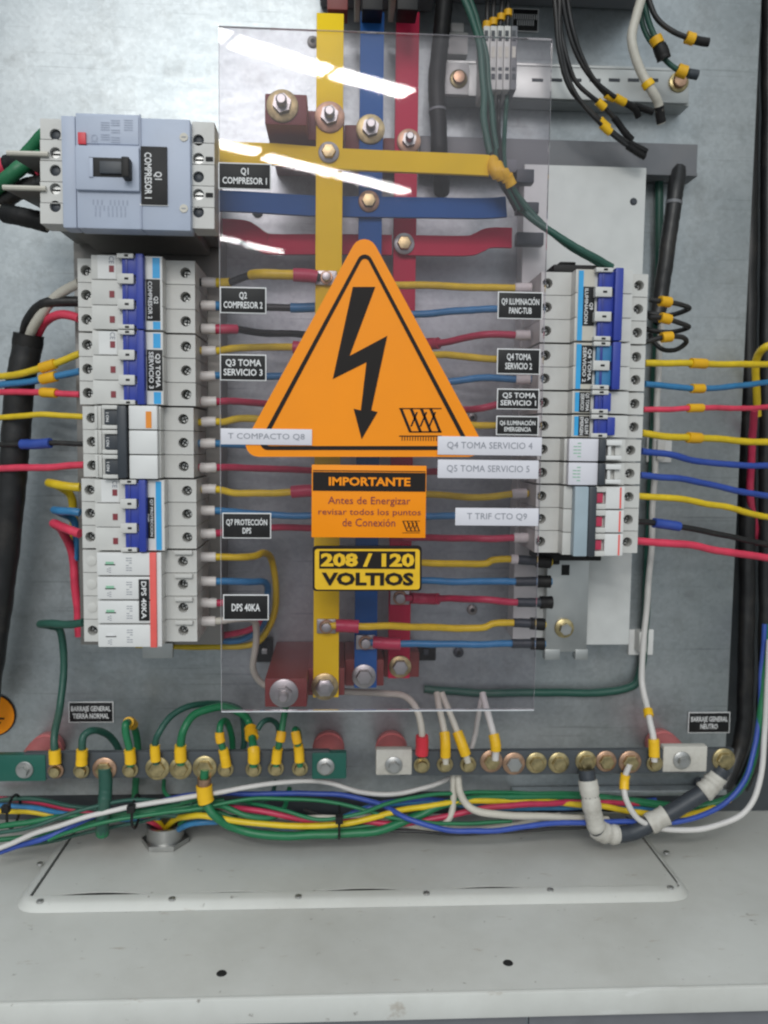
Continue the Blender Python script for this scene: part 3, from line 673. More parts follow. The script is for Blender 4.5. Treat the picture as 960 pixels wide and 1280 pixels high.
flat('red flat bar with an upward step ending at a black cap near the light panel', [(500, 306, yy), (580, 307, yy), (598, 303, yy), (612, 297, yy), (640, 297, yy)], .0150, 'bar_red',
     [('bolt', 505, 305, yy, 13, 'zinc', 'brass'), ('black_cap', 646, 290, 680, 306, yy-.003, yy+.006, 'charcoal')])
# back plate screws
for i, (px, py, lb) in enumerate([(391, 53, 'zinc screw head on the plate above the dark red support, beside the yellow bar'), (590, 762, 'zinc screw on the plate below the bolted red wire lug'), (590, 522, 'zinc screw on the plate beside the triangle lower corner'),
                    (573, 815, 'small dark screw on the plate under the lowest blue wire'), (322, 265, 'zinc screw on the plate between blue and red flat bars'), (808, 963, 'tiny dark screw on plate below the white bar end')]):
    if i == 5: px, py = 873, 978
    t = thing('plate_screw', at(px, py, 0), lb, 'screw', 'screws in the mounting plate')
    q = at(px, py, 0); obj('screw_head', G().lathe((q.x, -.0002, q.z), [(0, .0046), (-.0015, .0044), (-.0025, .003)], 18), 'bracket' if i < 3 else 'charcoal', t)
    obj('screw_socket', hexnut(G(), q, .002, .0005, -.0026), 'black_hole', t)

# ------------------------------------------------------------------ wires between the columns
def inner(label, y0, pts, m, bar, sleeves=(), lug=None, ferr=True, d0=-.078):
    """from the ferrule at the column (px 250) towards the bars"""
    P = [(247, y0, d0), (272, y0, d0)]+pts
    parts = [('ferrule', 'x', 252, 270, 1.38, 'ferrule')] if ferr else []
    parts += list(sleeves)
    t = wire(label, P, .0027, m, parts, group='wires from the breakers to the busbars')
    if lug:
        px, py, y = lug; obj('lug', pbox(px-14, py-9, px+13, py+9, y-.0025, y-.0003, .0008), 'zinc', t); bolt(px, py, y-.0026, 8, t, 'copper', 'zinc', plain=True)
    return t
Y1, B1, R1 = YY-.004, YBl-.004, YR-.004
inner('black wire with two yellow sleeves under the COMPRESOR 1 bars, red shrink at its lug', 353, [(288, 352, -.08), (308, 345, -.085), (330, 342, Y1-.002), (372, 343, Y1-.002), (400, 347, Y1-.001)], 'w_black', 'Y',
      [('yellow_sleeve', 'x', 268, 288, 1.25, 'w_yellow'), ('yellow_sleeve', 'x', 313, 372, 1.3, 'w_yellow'), ('red_shrink', 'x', 366, 396, 1.75, 'w_red')], (408, 347, YY-.0005))
inner('black wire behind the Q2 plate with a blue sleeve reaching the yellow bar', 382, [(300, 384, -.07), (350, 385, B1), (400, 384, B1), (461, 384, B1)], 'w_black', 'B', [('blue_sleeve', 'x', 268, 282, 1.2, 'w_blue'), ('blue_sleeve', 'x', 364, 450, 1.3, 'w_blue')])
inner('black wire with red sleeve at its ferrule, between Q2 and Q3 plates', 411, [(296, 412, -.075), (330, 416, -.06), (400, 419, R1), (504, 422, R1)], 'w_black', 'R', [('red_sleeve', 'x', 268, 296, 1.3, 'w_red')])
inner('yellow wire just above the Q3 TOMA SERVICIO 3 plate, red shrink at the triangle', 438, [(300, 434, -.085), (370, 434, Y1), (405, 436, Y1)], 'w_yellow', 'Y', [('red_shrink', 'x', 366, 392, 1.7, 'w_red')], (408, 436, YY-.0005))
inner('blue wire passing behind the Q3 TOMA SERVICIO 3 plate', 470, [(330, 470, -.07), (400, 471, B1), (461, 471, B1)], 'w_blue', 'B')
inner('red wire under the Q3 TOMA SERVICIO 3 plate towards the triangle', 502, [(300, 502, -.07), (370, 508, R1), (504, 510, R1)], 'w_red', 'R')
inner('yellow wire just above the COMPACTO strip label', 528, [(280, 528, -.08), (300, 524, -.085), (340, 525, Y1), (405, 527, Y1)], 'w_yellow', 'Y')
inner('blue wire hidden behind the COMPACTO strip label, white ferrule showing', 554, [(330, 557, -.07), (400, 558, B1), (461, 558, B1)], 'w_blue', 'B')
inner('red wire just under the orange triangle base with white ferrule', 584, [(330, 586, -.06), (400, 588, R1), (504, 590, R1)], 'w_red', 'R')
inner('yellow wire with red shrink meeting the IMPORTANTE sign', 612, [(300, 616, -.085), (360, 615, Y1), (405, 613, Y1)], 'w_yellow', 'Y', [('red_shrink', 'x', 364, 396, 1.7, 'w_red')], (410, 613, YY-.0005))
inner('blue wire running just above the Q7 PROTECCION plate', 638, [(330, 643, -.07), (400, 645, B1), (461, 645, B1)], 'w_blue', 'B')
inner('red wire passing behind the Q7 PROTECCION plate', 667, [(330, 660, -.06), (400, 660, R1), (504, 662, R1)], 'w_red', 'R')
inner('yellow wire below the Q7 plate turning down behind the DPS plate', 696, [(315, 696, -.072), (330, 692, -.06), (340, 700, -.04), (345, 740, -.03), (338, 780, -.02), (318, 805, -.015), (270, 808, -.012), (170, 806, -.012)], 'w_yellow', '-', ferr=True)
inner('blue wire above the DPS 40KA plate turning behind it', 726, [(310, 727, -.072), (330, 728, -.06), (334, 745, -.045), (328, 780, -.03), (300, 800, -.02), (262, 800, -.015)], 'w_blue', '-')
inner('red wire ending behind the DPS 40KA plate, short red piece visible', 753, [(300, 752, -.072), (325, 757, -.05), (322, 780, -.04), (300, 790, -.03), (262, 797, -.02)], 'w_red', '-')
inner('cream neutral wire from the lowest ferrule curving down to the bare bar red lug', 777, [(300, 773, -.075), (318, 776, -.06), (320, 800, -.045), (316, 835, -.03), (330, 855, -.02), (360, 862, -.016), (430, 864, -.02), (480, 866, -.03), (505, 870, -.04), (520, 885, -.05), (527, 912, -.055), (527, 945, -.054)], 'w_cream', '-',
      [('red_shrink', 'y', 918, 943, 1.9, 'red_plastic')], ferr=True)

def outer(label, x0, d0, pts, m, parts=(), lug=None, grp='wires from the busbars towards the second column'):
    t = wire(label, [(x0, pts[0][1], d0)]+[tuple(p) if len(p) > 2 else (p[0], p[1], -.076) for p in pts], .0027, m, parts, group=grp)
    if lug:
        px, py, y = lug; obj('lug', pbox(px-12, py-9, px+12, py+9, y-.0025, y-.0003, .0008), 'zinc', t); bolt(px, py, y-.0026, 9, t, 'copper', 'zinc', plain=True)
    return t
fe = lambda a_, b_: ('ferrule', 'x', a_, b_, 1.4, 'ferrule')
outer('yellow wire level with the triangle apex, white ferrule above the PANC plate', 425, Y1, [(480, 356, -.085), (560, 358, -.08), (640, 360), (664, 360)], 'w_yellow', [fe(645, 664)])
outer('blue wire behind the PANC plate', 466, B1, [(530, 392), (570, 388), (620, 387), (668, 387)], 'w_blue')
outer('red wire between the PANC and Q4 TOMA plates with white ferrule', 504, R1, [(535, 430, -.05), (560, 427, -.06), (605, 418), (640, 419), (662, 419)], 'w_red', [fe(644, 662), ('red_shrink', 'x', 530, 548, 1.7, 'w_red')])
outer('yellow wire reaching the Q4 TOMA plate from the triangle', 425, Y1, [(530, 444, -.085), (580, 446), (620, 450), (668, 450)], 'w_yellow')
outer('blue wire under the Q4 TOMA plate with white ferrule', 466, B1, [(550, 478), (600, 472), (640, 474), (664, 474)], 'w_blue', [fe(644, 662)])
outer('red wire reaching the Q5 TOMA plate', 504, R1, [(570, 513, -.06), (600, 511), (630, 504), (668, 503)], 'w_red')
outer('yellow wire reaching the emergency lighting plate', 425, Y1, [(560, 530, -.08), (600, 532), (668, 533)], 'w_yellow')
outer('blue wire hidden behind the Q4 TOMA SERVICIO 4 strip', 466, B1, [(560, 562), (620, 562), (666, 561)], 'w_blue')
outer('red wire entering behind the Q5 TOMA SERVICIO 5 strip', 504, R1, [(540, 590, -.06), (600, 590), (666, 589)], 'w_red')
outer('dull yellow wire beside the IMPORTANTE sign with white ferrule', 425, Y1, [(530, 618, -.07), (590, 622), (640, 617), (660, 617)], 'w_yellow', [fe(640, 658)])
outer('blue wire going behind the T TRIF strip', 466, B1, [(540, 645), (600, 646), (660, 646)], 'w_blue')
outer('red wire under the T TRIF strip with white ferrule', 504, R1, [(530, 672, -.05), (600, 673), (640, 672), (660, 672)], 'w_red', [fe(642, 660)])
bk = lambda a_, b_: ('black_sleeve', 'x', a_, b_, 1.35, 'charcoal')
bt = lambda a_, b_: ('crimp_barrel', 'x', a_, b_, 1.8, 'black')
outer('spare yellow wire level with the 208/120 plate, black-sleeved end', 425, Y1, [(530, 703, -.08), (600, 705), (616, 700), (640, 699), (690, 703)], 'w_yellow', [bk(646, 688), bt(672, 688), fe(638, 646)], grp='spare wires with black ends')
outer('spare blue wire level with VOLTIOS, black-sleeved end', 466, B1, [(530, 726), (600, 727), (640, 727), (690, 727)], 'w_blue', [bk(645, 688), bt(672, 688)], grp='spare wires with black ends')
outer('spare red wire bolted to the red busbar, black-sleeved end', 504, R1, [(510, 747, R1), (540, 748, R1), (600, 748), (640, 752), (690, 753)], 'w_red', [('red_shrink', 'x', 515, 548, 1.7, 'w_red'), bk(648, 690), bt(674, 690)], (500, 747, YR-.0005), grp='spare wires with black ends')
outer('spare yellow wire bolted under the VOLTIOS plate with red shrink', 410, Y1, [(425, 783, Y1), (470, 783, Y1), (560, 785, -.078), (602, 785), (618, 779), (640, 778), (682, 781)], 'w_yellow', [('red_shrink', 'x', 420, 449, 1.8, 'w_red'), bk(642, 680), bt(664, 680)], (408, 783, YY-.0005), grp='spare wires with black ends')
outer('lowest spare blue wire bolted to the blue busbar with red shrink', 460, B1, [(470, 803, B1), (500, 804, B1), (600, 805), (640, 805), (682, 805)], 'w_blue', [('red_shrink', 'x', 466, 498, 1.8, 'w_red'), bk(640, 680), bt(664, 680)], (457, 803, YBl-.0005), grp='spare wires with black ends')

# ------------------------------------------------------------------ field wires right of the second column
def field(label, pts, m, r=.0026, parts=(), grp='field wires leaving the second column'):
    return wire(label, pts, r, m, parts, group=grp)
mk = lambda a_, b_: ('marker_sleeve', 'x', a_, b_, 1.5, 'marker')
field('yellow wire with orange marker leaving the two-pole breaker', [(806, 454, -.076), (860, 454, -.07), (900, 455, -.06), (975, 456, -.04)], 'w_yellow', parts=[mk(862, 880)])
field('light blue wire with orange marker leaving the two-pole breaker', [(806, 480, -.076), (840, 484, -.07), (870, 486, -.065), (920, 482, -.05), (975, 476, -.03)], 'w_blue', .0024, [mk(864, 880)])
field('red wire with orange marker below the light blue one', [(804, 512, -.076), (870, 510, -.07), (930, 510, -.05), (975, 508, -.03)], 'w_pink', .0022, [mk(862, 878)])
field('yellow wire with orange marker sagging from the lower narrow breaker', [(802, 541, -.076), (830, 546, -.072), (870, 547, -.065), (920, 551, -.05), (975, 553, -.04)], 'w_yellow', .0028, [mk(860, 878)])
field('navy blue wire leaving the upper white single-pole breaker', [(802, 564, -.076), (830, 568, -.072), (880, 578, -.06), (930, 582, -.05), (975, 582, -.04)], 'w_navy')
field('navy blue wire leaving the lower white single-pole breaker', [(800, 594, -.076), (840, 597, -.07), (890, 606, -.06), (940, 617, -.05), (975, 622, -.04)], 'w_navy')
field('thin yellow wire from the lowest three-pole breaker', [(797, 620, -.076), (850, 624, -.07), (900, 632, -.06), (940, 642, -.05), (975, 648, -.04)], 'w_yellow')
field('black wire with blue sleeve from the lowest three-pole breaker', [(795, 652, -.076), (825, 655, -.07), (860, 660, -.065), (910, 670, -.055), (975, 684, -.04)], 'w_black', .0024, [('blue_sleeve', 'x', 818, 848, 1.6, 'w_navy')])
field('bright pink-red wire from the bottom terminal', [(795, 676, -.076), (850, 680, -.07), (900, 688, -.06), (975, 699, -.04)], 'w_pink', .003)
# left side
G2 = 'field wires entering the first column'
field('yellow wire with orange marker entering the Q3 breaker', [(-15, 471, -.05), (20, 468, -.06), (60, 458, -.07), (100, 442, -.076)], 'w_yellow', .0026, [mk(52, 70)], G2)
field('light blue wire with orange marker entering the Q3 breaker', [(-15, 483, -.05), (30, 478, -.06), (62, 472, -.07), (100, 464, -.076)], 'w_blue', .0026, [mk(52, 70)], G2)
field('pink-red wire with orange marker entering the Q3 breaker', [(-15, 490, -.05), (30, 490, -.06), (62, 491, -.07), (100, 493, -.076)], 'w_pink', .0024, [mk(52, 70)], G2)
field('plain yellow wire entering the dark-lever breaker', [(-15, 523, -.05), (50, 519, -.07), (106, 521, -.076)], 'w_yellow', .0022, (), G2)
field('black wire with blue sleeve entering the dark-lever breaker', [(-15, 555, -.05), (30, 556, -.06), (66, 554, -.07), (106, 555, -.076)], 'w_black', .0020, [('blue_sleeve', 'x', 28, 64, 1.9, 'w_navy')], G2)
field('pink-red wire entering the dark-lever breaker', [(-15, 586, -.05), (50, 584, -.065), (106, 581, -.076)], 'w_pink', .0027, (), G2)
field('yellow stub bending behind the column above the surge arrester', [(100, 609, -.076), (80, 607, -.074), (62, 603, -.06), (72, 607, -.03), (90, 625, -.015), (92, 680, -.01)], 'w_yellow', .0033, (), G2)
field('blue stub bending behind the column above the surge arrester', [(100, 641, -.076), (84, 639, -.074), (68, 638, -.06), (80, 642, -.03), (94, 655, -.015), (94, 700, -.01)], 'w_blue', .0030, (), G2)
field('red wire looping down behind the column edge to the arrester', [(100, 667, -.076), (84, 661, -.07), (67, 654, -.055), (78, 664, -.03), (90, 690, -.012), (95, 740, -.010), (99, 795, -.008)], 'w_pink', .0034, (), G2)
field('dark green earth wire from the arrester down to the earth bar lug', [(104, 778, -.076), (80, 780, -.07), (58, 779, -.06), (50, 780, -.045), (62, 783, -.03), (76, 790, -.02), (80, 830, -.02), (76, 880, -.03), (68, 920, -.05), (69, 955, -.054)], 'w_dgreen', .003,
      [('yellow_shrink', 'y', 936, 957, 1.55, 'tape_yellow')], 'earth wires')
# thick sheathed cable with leads
t = wire('thick black sheathed cable, outer jacket cut open above the wires', [(36, 418, -.05), (22, 520, -.045), (12, 640, -.04), (-3, 760, -.035), (-22, 900, -.03)], .0108, 'w_black', [('jacket_collar', 'y', 417, 430, 1.04, 'black')], name='sheathed_cable', cat='cable', seg=18)
wire('dirty white conductor rising out of the thick black cable', [(36, 424, -.052), (46, 400, -.06), (70, 370, -.07), (99, 354, -.076)], .0036, 'w_cream', group='conductors of the thick black cable')
wire('black conductor curving out of the thick black cable', [(30, 422, -.045), (36, 398, -.055), (60, 378, -.068), (99, 377, -.07)], .0038, 'w_black', group='conductors of the thick black cable')
wire('red conductor rising out of the thick black cable', [(44, 424, -.045), (55, 405, -.055), (75, 393, -.07), (99, 398, -.076)], .0032, 'w_pink', group='conductors of the thick black cable')
# MCCB feed cables
GC = 'thick feed cables of the large breaker'
wire('green cable passing above the upper phase barrier', [(-10, 236, -.07), (20, 205, -.08), (40, 185, -.085), (56, 168, -.09)], .0048, 'w_green', group=GC, name='feed_cable', cat='cable')
wire('red cable end with black tape left of the upper barrier', [(-15, 218, -.08), (5, 210, -.085), (30, 203, -.09), (56, 213, -.095)], .0062, 'w_pink', [('black_tape', 'x', 10, 52, 1.12, 'black')], group=GC, name='feed_cable', cat='cable')
wire('green cable passing in front of the lower phase barrier', [(-12, 240, -.09), (10, 222, -.10), (30, 206, -.10), (50, 196, -.09)], .0052, 'w_green', group=GC, name='feed_cable', cat='cable')
wire('black cable between the two phase barriers', [(-12, 262, -.08), (8, 247, -.085), (30, 235, -.09), (56, 229, -.095)], .0060, 'w_black', group=GC, name='feed_cable', cat='cable')
wire('black-sleeved cream cable under the lower barrier', [(-15, 261, -.09), (8, 267, -.095), (30, 272, -.10), (62, 280, -.10)], .0050, 'w_cream', [('black_shrink', 'x', 6, 60, 1.3, 'black')], group=GC, name='feed_cable', cat='cable')

# ------------------------------------------------------------------ top: main breaker, terminals, rail, duct
t = thing('main_breaker', at(630, 10, -.08), 'dark grey underside of the main breaker at the top edge with busbar tabs', 'circuit breaker')
obj('housing', pbox(398, -120, 552, -39, -.060, -.001, .002), 'duct_grey', t)
obj('housing', pbox(554, -160, 860, -74, -.090, -.001, .002), 'duct_grey', t)
for x in (447, 492): obj('phase_partition', pbox(x-3, -90, x+4, -2, -.065, -.03, .0005), 'cream', t)
for x, m in ((422, 'bar_yellow'), (466, 'bar_blue'), (510, 'bar_red')): obj('terminal_tab', pbox(x-13, -60, x+13, 12, -.085, -.065, .001), 'maroon' if m == 'bar_yellow' else 'black', t)
t = thing('terminal_rail', at(700, 126, -.02), 'slotted steel rail across the top with brass bolts at both ends', 'rail')
obj('rail_face', pbox(553, 84, 862, 124, -.024, -.021, .0008), 'steel', t)
obj('rail_lip', pbox(553, 80, 862, 84, -.018, -.001, .0005), 'steel', t); obj('rail_lip', pbox(553, 124.5, 862, 127, -.020, -.001, .0005), 'steel', t)
for x in range(665, 830, 24): obj('slot', pbox(x, 98, x+14, 102, -.0243, -.0235, 0), 'charcoal', t)
obj('end_pad', pbox(556, 78, 586, 118, -.030, -.024, .001), 'white_bright', t)
bolt(573, 99, -.030, 11, t, 'brass', 'copper', plain=True); bolt(848, 103, -.024, 12, t, 'brass', 'copper', plain=True)
t = thing('adhesive_pad', at(572, 66, 0), 'white square adhesive pad on the plate above the rail end', 'pad'); obj('pad_base', pbox(558, 40, 585, 68, -.010, -.0005, .001), 'white_bright', t); obj('pad_saddle', pbox(564, 28, 580, 40, -.008, -.0005, .001), 'white_bright', t)
# terminal blocks, individual
for k in range(5):
    xa = 604+k*8.6
    t = thing('terminal_block', at(xa+4, 112, -.03), 'slim grey terminal block, %s of five under the yellow markers' % ['first', 'second', 'third', 'fourth', 'fifth'][k], 'terminal block', 'terminal blocks on the rail')
    obj('block_body', pbox(xa, 32, xa+8, 112, -.055, -.022, .0006), 'white_plastic' if k < 4 else 'duct_grey', t)
    for py, h in ((38, 7), (48, 3), (58, 14), (84, 4), (92, 7)):
        obj('contact_slot', pbox(xa+1.8, py, xa+6.2, py+h, -.0554, -.0545, 0), 'charcoal' if h < 10 else 'cream', t)
    if k < 4:
        wire('thin dark wire under the %s terminal block with yellow marker' % ['first', 'second', 'third', 'fourth'][k], [(xa+4, 106, -.04), (xa+3, 125, -.045), (612+k*6, 160, -.045), (616+k*5, 205, -.092), (626+k*4, 226, -.094), (645+k*4, 262, -.085)], .0017, 'w_dgreen' if k % 2 else 'w_black',
             [('marker_sleeve', 'y', 105, 117, 1.9, 'marker'), ('marker_sleeve', 'y', 203+k*5, 219+k*4, 2.6, 'tape_yellow')], group='thin wires below the terminal blocks')
        wire('thin dark wire entering the %s terminal block from above' % ['first', 'second', 'third', 'fourth'][k], [(612+k*8, -12, -.04), (xa+5, 8, -.045), (xa+4, 36, -.045)], .0017, 'w_black', [('marker_sleeve', 'y', 28-k*5, 36-k*5, 1.9, 'marker')], group='thin wires above the terminal blocks')
def plate(label, rect, body, y, rim=True, base='black', ink='white_ink', fw=.88, fh=.62, name='name_plate', th=.0008, bold=.02, cat='label', group='engraved name plates'):
    px0, py0, px1, py1 = rect; cx, cz, wd, ht = pc(px0, py0, px1, py1, y)
    t = thing(name, (cx, y, cz-ht/2), label, cat, group)
    e = .0007 if rim else 0
    if rim: obj('rim', G().box(cx-wd/2, cx+wd/2, y-th*.6, y, cz-ht/2, cz+ht/2, .0001), 'white_ink', t)
    f = obj('face', G().box(cx-wd/2+e, cx+wd/2-e, y-th, y-.0001, cz-ht/2+e, cz+ht/2-e, .0002), base, t)
    if body: text('lettering', body, cx, cz, y-th-.0002, wd*fw, ht*fh, ink, f, 0, bold)
    return t
plate('small black plate beside the terminal blocks at the top', (640, 11, 673, 40), '|||||||||||\n||||||||', -.001, fh=.5)
# grey duct strip
t = thing('cable_duct', at(700, 220, -.03), 'dark grey plastic strip running above the light panel', 'duct')
obj('duct_face', pbox(525, 175, 872, 215, -.024, -.021, .0008), 'duct_grey', t)
obj('duct_underside', pbox(526, 211, 872, 215.5, -.0208, -.001, .0004), 'duct_grey', t)
obj('duct_topside', pbox(526, 175, 872, 178, -.0208, -.001, .0004), 'duct_grey', t)
# cables at the top
wire('thick dark cable running down from the main breaker beside the red busbar', [(556, -20, -.05), (552, 40, -.045), (546, 100, -.04), (548, 150, -.04), (550, 196, -.04), (552, 240, -.01)], .0066, 'black', [('pale_tie', 'y', 136, 139, 1.08, 'duct_grey')], name='cable', cat='cable')
wire('long grey-green cable sweeping from the top into the breaker column', [(572, -20, -.07), (598, 50, -.07), (604, 110, -.07), (606, 160, -.075), (618, 210, -.08), (648, 256, -.08), (690, 290, -.085), (730, 316, -.085), (765, 334, -.08)], .0026, 'w_dgreen', name='cable', cat='cable')
wire('second dark green cable twisted with the grey-green one', [(580, -20, -.06), (606, 60, -.062), (612, 120, -.064), (618, 170, -.07), (628, 215, -.075), (655, 255, -.078), (700, 300, -.08), (745, 328, -.08), (770, 345, -.07)], .0022, 'w_dgreen', [('yellow_marker', 'y', 206, 226, 2.0, 'tape_yellow')], name='cable', cat='cable')
GB = 'black control wires hanging from the top'
BW = [('black control wire ending at a ferrule beside the white wire, uppermost of its bunch', [(702, -15), (712, 40), (730, 85), (752, 112), (775, 124), (816, 140)], (758, 768)),
      ('black control wire with marker just beside the brass-bolted rail slots', [(708, -15), (718, 40), (738, 92), (765, 120), (790, 134), (798, 146)], (768, 780)),
      ('black control wire crossing below the rail with short ferrule', [(697, -15), (704, 50), (718, 100), (750, 130), (772, 152), (790, 175)], (746, 756)),
      ('black control wire reaching down over the grey strip, lowest of the bunch', [(692, -15), (698, 60), (712, 110), (745, 145), (775, 172), (808, 190)], (750, 760)),
      ('black control wire beside the lowest one, ending above the grey strip', [(699, -15), (702, 60), (720, 118), (752, 156), (780, 180), (806, 196)], (752, 762))]
for lb, pts, mkx in BW:
    wire(lb, [(x, y, -.07+.004*i) for i, (x, y) in enumerate(pts)], .0017, 'w_black', [('marker_sleeve', 'x', mkx[0], mkx[1], 1.8, 'tape_yellow'), ('ferrule', 'x', pts[-1][0]-22, pts[-1][0], 1.5, 'black')], group=GB)
wire('black control wire ending beyond the white wire, uppermost of the far bunch', [(806, -15, -.06), (820, 20, -.06), (842, 40, -.06), (866, 50, -.06), (886, 53, -.06)], .0020, 'w_black', [('marker_sleeve', 'x', 858, 868, 2.2, 'marker'), ('ferrule', 'x', 868, 886, 1.6, 'black')], group=GB)
wire('dark green control wire ending in a dark lump above the brass bolt', [(800, -15, -.055), (808, 20, -.055), (818, 45, -.055), (828, 68, -.055), (830, 74, -.055)], .0022, 'w_dgreen', [('marker_sleeve', 'y', 46, 56, 2.2, 'marker'), ('ferrule', 'y', 58, 74, 2.4, 'black')], group=GB)
wire('dark green control wire ending at the brass rail bolt', [(796, -15, -.05), (804, 30, -.05), (822, 62, -.05), (845, 86, -.05), (872, 94, -.05)], .0020, 'w_dgreen', [('marker_sleeve', 'x', 846, 858, 2.4, 'marker'), ('ferrule', 'x', 860, 874, 1.8, 'charcoal')], group=GB)
wire('white control wire hanging over the rail with yellow marker and black tip', [(806, -15, -.075), (795, 18, -.075), (790, 50, -.075), (800, 85, -.075), (813, 112, -.075), (823, 132, -.07), (827, 154, -.065)], .0034, 'w_cream', [('marker_sleeve', 'y', 101, 109, 1.3, 'tape_yellow'), ('black_tip', 'y', 134, 153, 1.04, 'black')], group=GB)
# black cable beside the light panel, coil
wire('black cable dropping from the grey strip beside the light panel', [(848, 212, -.02), (845, 240, -.03), (834, 310, -.03), (824, 385, -.03), (816, 400, -.03)], .0062, 'w_black', [('pale_tie', 'y', 252, 256, 1.08, 'duct_grey')], name='cable', cat='cable')
for k, (yy0, h, lb) in enumerate([(378, 12, 'coiled black wire loop with yellow marker, topmost of three'), (400, 10, 'coiled black wire loop with yellow marker, middle of three'), (428, 14, 'open black wire loop with yellow marker, lowest of three')]):
    wire(lb, [(812, yy0-3, -.076), (832, yy0-1, -.074), (856, yy0+5, -.068), (860, yy0+9, -.062), (838, yy0+h+5, -.055), (814, yy0+h+3, -.05), (806, yy0+h, -.045)] if k < 2 else
         [(806, 428, -.076), (830, 422, -.074), (852, 421, -.07), (858, 428, -.065), (846, 438, -.06), (830, 438, -.055), (818, 428, -.05), (812, 418, -.045)], .0019, 'w_black', [('marker_sleeve', 'x', 826, 838, 2.1, 'marker')], group='coiled black wires')
wire('dark teal cable running down behind the second column edge', [(824, 225, -.004), (822, 400, -.004), (814, 600, -.004), (806, 780, -.004), (800, 840, -.004), (780, 862, -.005), (700, 866, -.005), (600, 866, -.004), (530, 861, -.003)], .0035, 'w_dgreen', name='cable', cat='cable')
wire('long white cord running down beside the second column to the neutral bar', [(826, 385, -.012), (824, 450, -.010), (818, 600, -.010), (810, 740, -.012), (803, 830, -.02), (805, 870, -.03), (812, 900, -.045), (817, 925, -.052), (818, 952, -.054)], .0026, 'w_white', [('yellow_marker', 'y', 889, 896, 1.5, 'tape_yellow'), ('yellow_shrink', 'y', 925, 947, 1.7, 'tape_yellow')], name='cord', cat='cord')
for px, py, lb in ((803, 803, 'white adhesive cable-tie mount holding the white cord beside the light panel foot'), (826, 562, 'white adhesive cable-tie mount behind the navy blue wires')):
    t = thing('tie_mount', at(px, py+17, 0), lb, 'tie mount', 'adhesive tie mounts')
    obj('mount_base', pbox(px-17, py-16, px+14, py+16, -.004, -.0005, .001), 'white_bright', t)
    obj('tie_loop', pbox(px-4, py-13, px+6, py+13, -.016, -.003, .001), 'white_plastic', t)
# dark cables in the gap at the far side
GE = 'cables in the gap beside the plate'
for k, (x, r, m, lb) in enumerate([(934, .007, 'w_black', 'thick black cable in the dark gap, next to the plate edge'), (946, .0045, 'w_blue', 'light blue cable in the gap behind the red one'), (950, .0035, 'w_white', 'pale grey cable in the dark gap bending under the neutral bar'), (957, .006, 'w_black', 'thick black cable in the gap at the very edge')]):
    if m in ('w_white', 'w_blue'): continue
    wire(lb, ([(x+4, -30, .02), (x+3, 200, .02), (x+1, 450, .02)] if m == 'w_black' else [(x, 520, .02)])+[(x, 700, .02), (x-2, 850, .015), (x-8, 930, .01), (x-30, 985, .0)], r, m, name='cable', cat='cable', group=GE)
wire('red cable running in the gap beside the plate', [(943, 512, -.02), (940, 560, .0), (938, 620, .012), (948, 680, .03)], .0032, 'w_red', name='cable', cat='cable', group=GE)
wire('yellow wire bending out of the gap above the light blue wire', [(975, 430, -.03), (958, 434, -.03), (948, 446, -.02), (945, 470, -.01), (947, 520, .0)], .0032, 'w_yellow', name='cable', cat='cable', group=GE)
# ------------------------------------------------------------------ earth and neutral bars
def bar(label, rects, y, name, cat='terminal bar'):
    t = thing(name, at(rects[0][0], rects[0][3], y), label, cat)
    for nm, a_, b_, c_, d_, m, dy in rects: obj(nm, pbox(a_, b_, c_, d_, y-dy, y+.006, .0012 if dy else .0006), m, t)
    return t
YG = -.048
def standoff(px, py, label):
    q = at(px, py, YG+.007); t = thing('standoff_insulator', (q.x, -.02, q.z-.014), label, 'insulator', 'red standoff insulators')
    obj('body', G().lathe((q.x, 0, q.z), [(-.0005, .0110), (-.004, .0128), (-.013, .0136), (-.0145, .0122), (-.018, .0122), (-.0195, .0136), (-.030, .0130), (-.0405, .0100)], 26), 'insulator', t)
standoff(42, 954, 'red ribbed insulator behind the green-taped bar end near the earth symbol')
standoff(410, 951, 'red ribbed insulator behind the far green-taped bar end')
standoff(492, 951, 'red ribbed insulator behind the white end of the neutral bar')
standoff(845, 948, 'red ribbed insulator behind the white block next to the white cord')
tE = bar('dark earth bar with green-taped ends and a row of lugs', [], YG, 'earth_bar') if False else None
tE = thing('earth_bar', at(215, 975, YG), 'dark earth bar with green-taped ends and a row of brass bolts', 'terminal bar')
obj('bar', pbox(30, 940, 412, 972, YG, YG+.006, .0006), 'bar_grey', tE)
obj('green_tape', pbox(-12, 944, 57, 977, YG-.001, YG+.007, .0012), 'tape_green', tE); obj('green_tape', pbox(390, 941, 433, 974, YG-.001, YG+.007, .0012), 'tape_green', tE)
tN = thing('neutral_bar', at(690, 968, YG), 'dark neutral bar with white taped ends and a row of brass bolts', 'terminal bar')
obj('bar', pbox(500, 938, 917, 968, YG, YG+.006, .0006), 'bar_grey', tN)
obj('white_tape', pbox(470, 937, 515, 969, YG-.001, YG+.007, .0012), 'white_tape', tN); obj('white_tape', pbox(829, 933, 884, 965, YG-.001, YG+.007, .0012), 'white_tape', tN)
for px, py, t, y in ((31, 962, tE, YG-.001), (407, 958, tE, YG-.001), (492, 956, tN, YG-.001), (852, 950, tN, YG-.001)):
    bolt(px, py, y, 11, t, 'zinc', 'zinc', stud=False)
for px, py, r in ((70, 963, 10), (102, 963, 10), (131, 961, 15), (163, 962, 10), (197, 960, 15), (226, 960, 14), (256, 959, 15), (282, 961, 10), (317, 961, 10), (345, 960, 10), (375, 960, 10)):
    bolt(px, py, YG-(.001 if r < 12 else 0), r, tE, 'copper' if px in (70, 131) else 'brass', 'brass', plain=True)
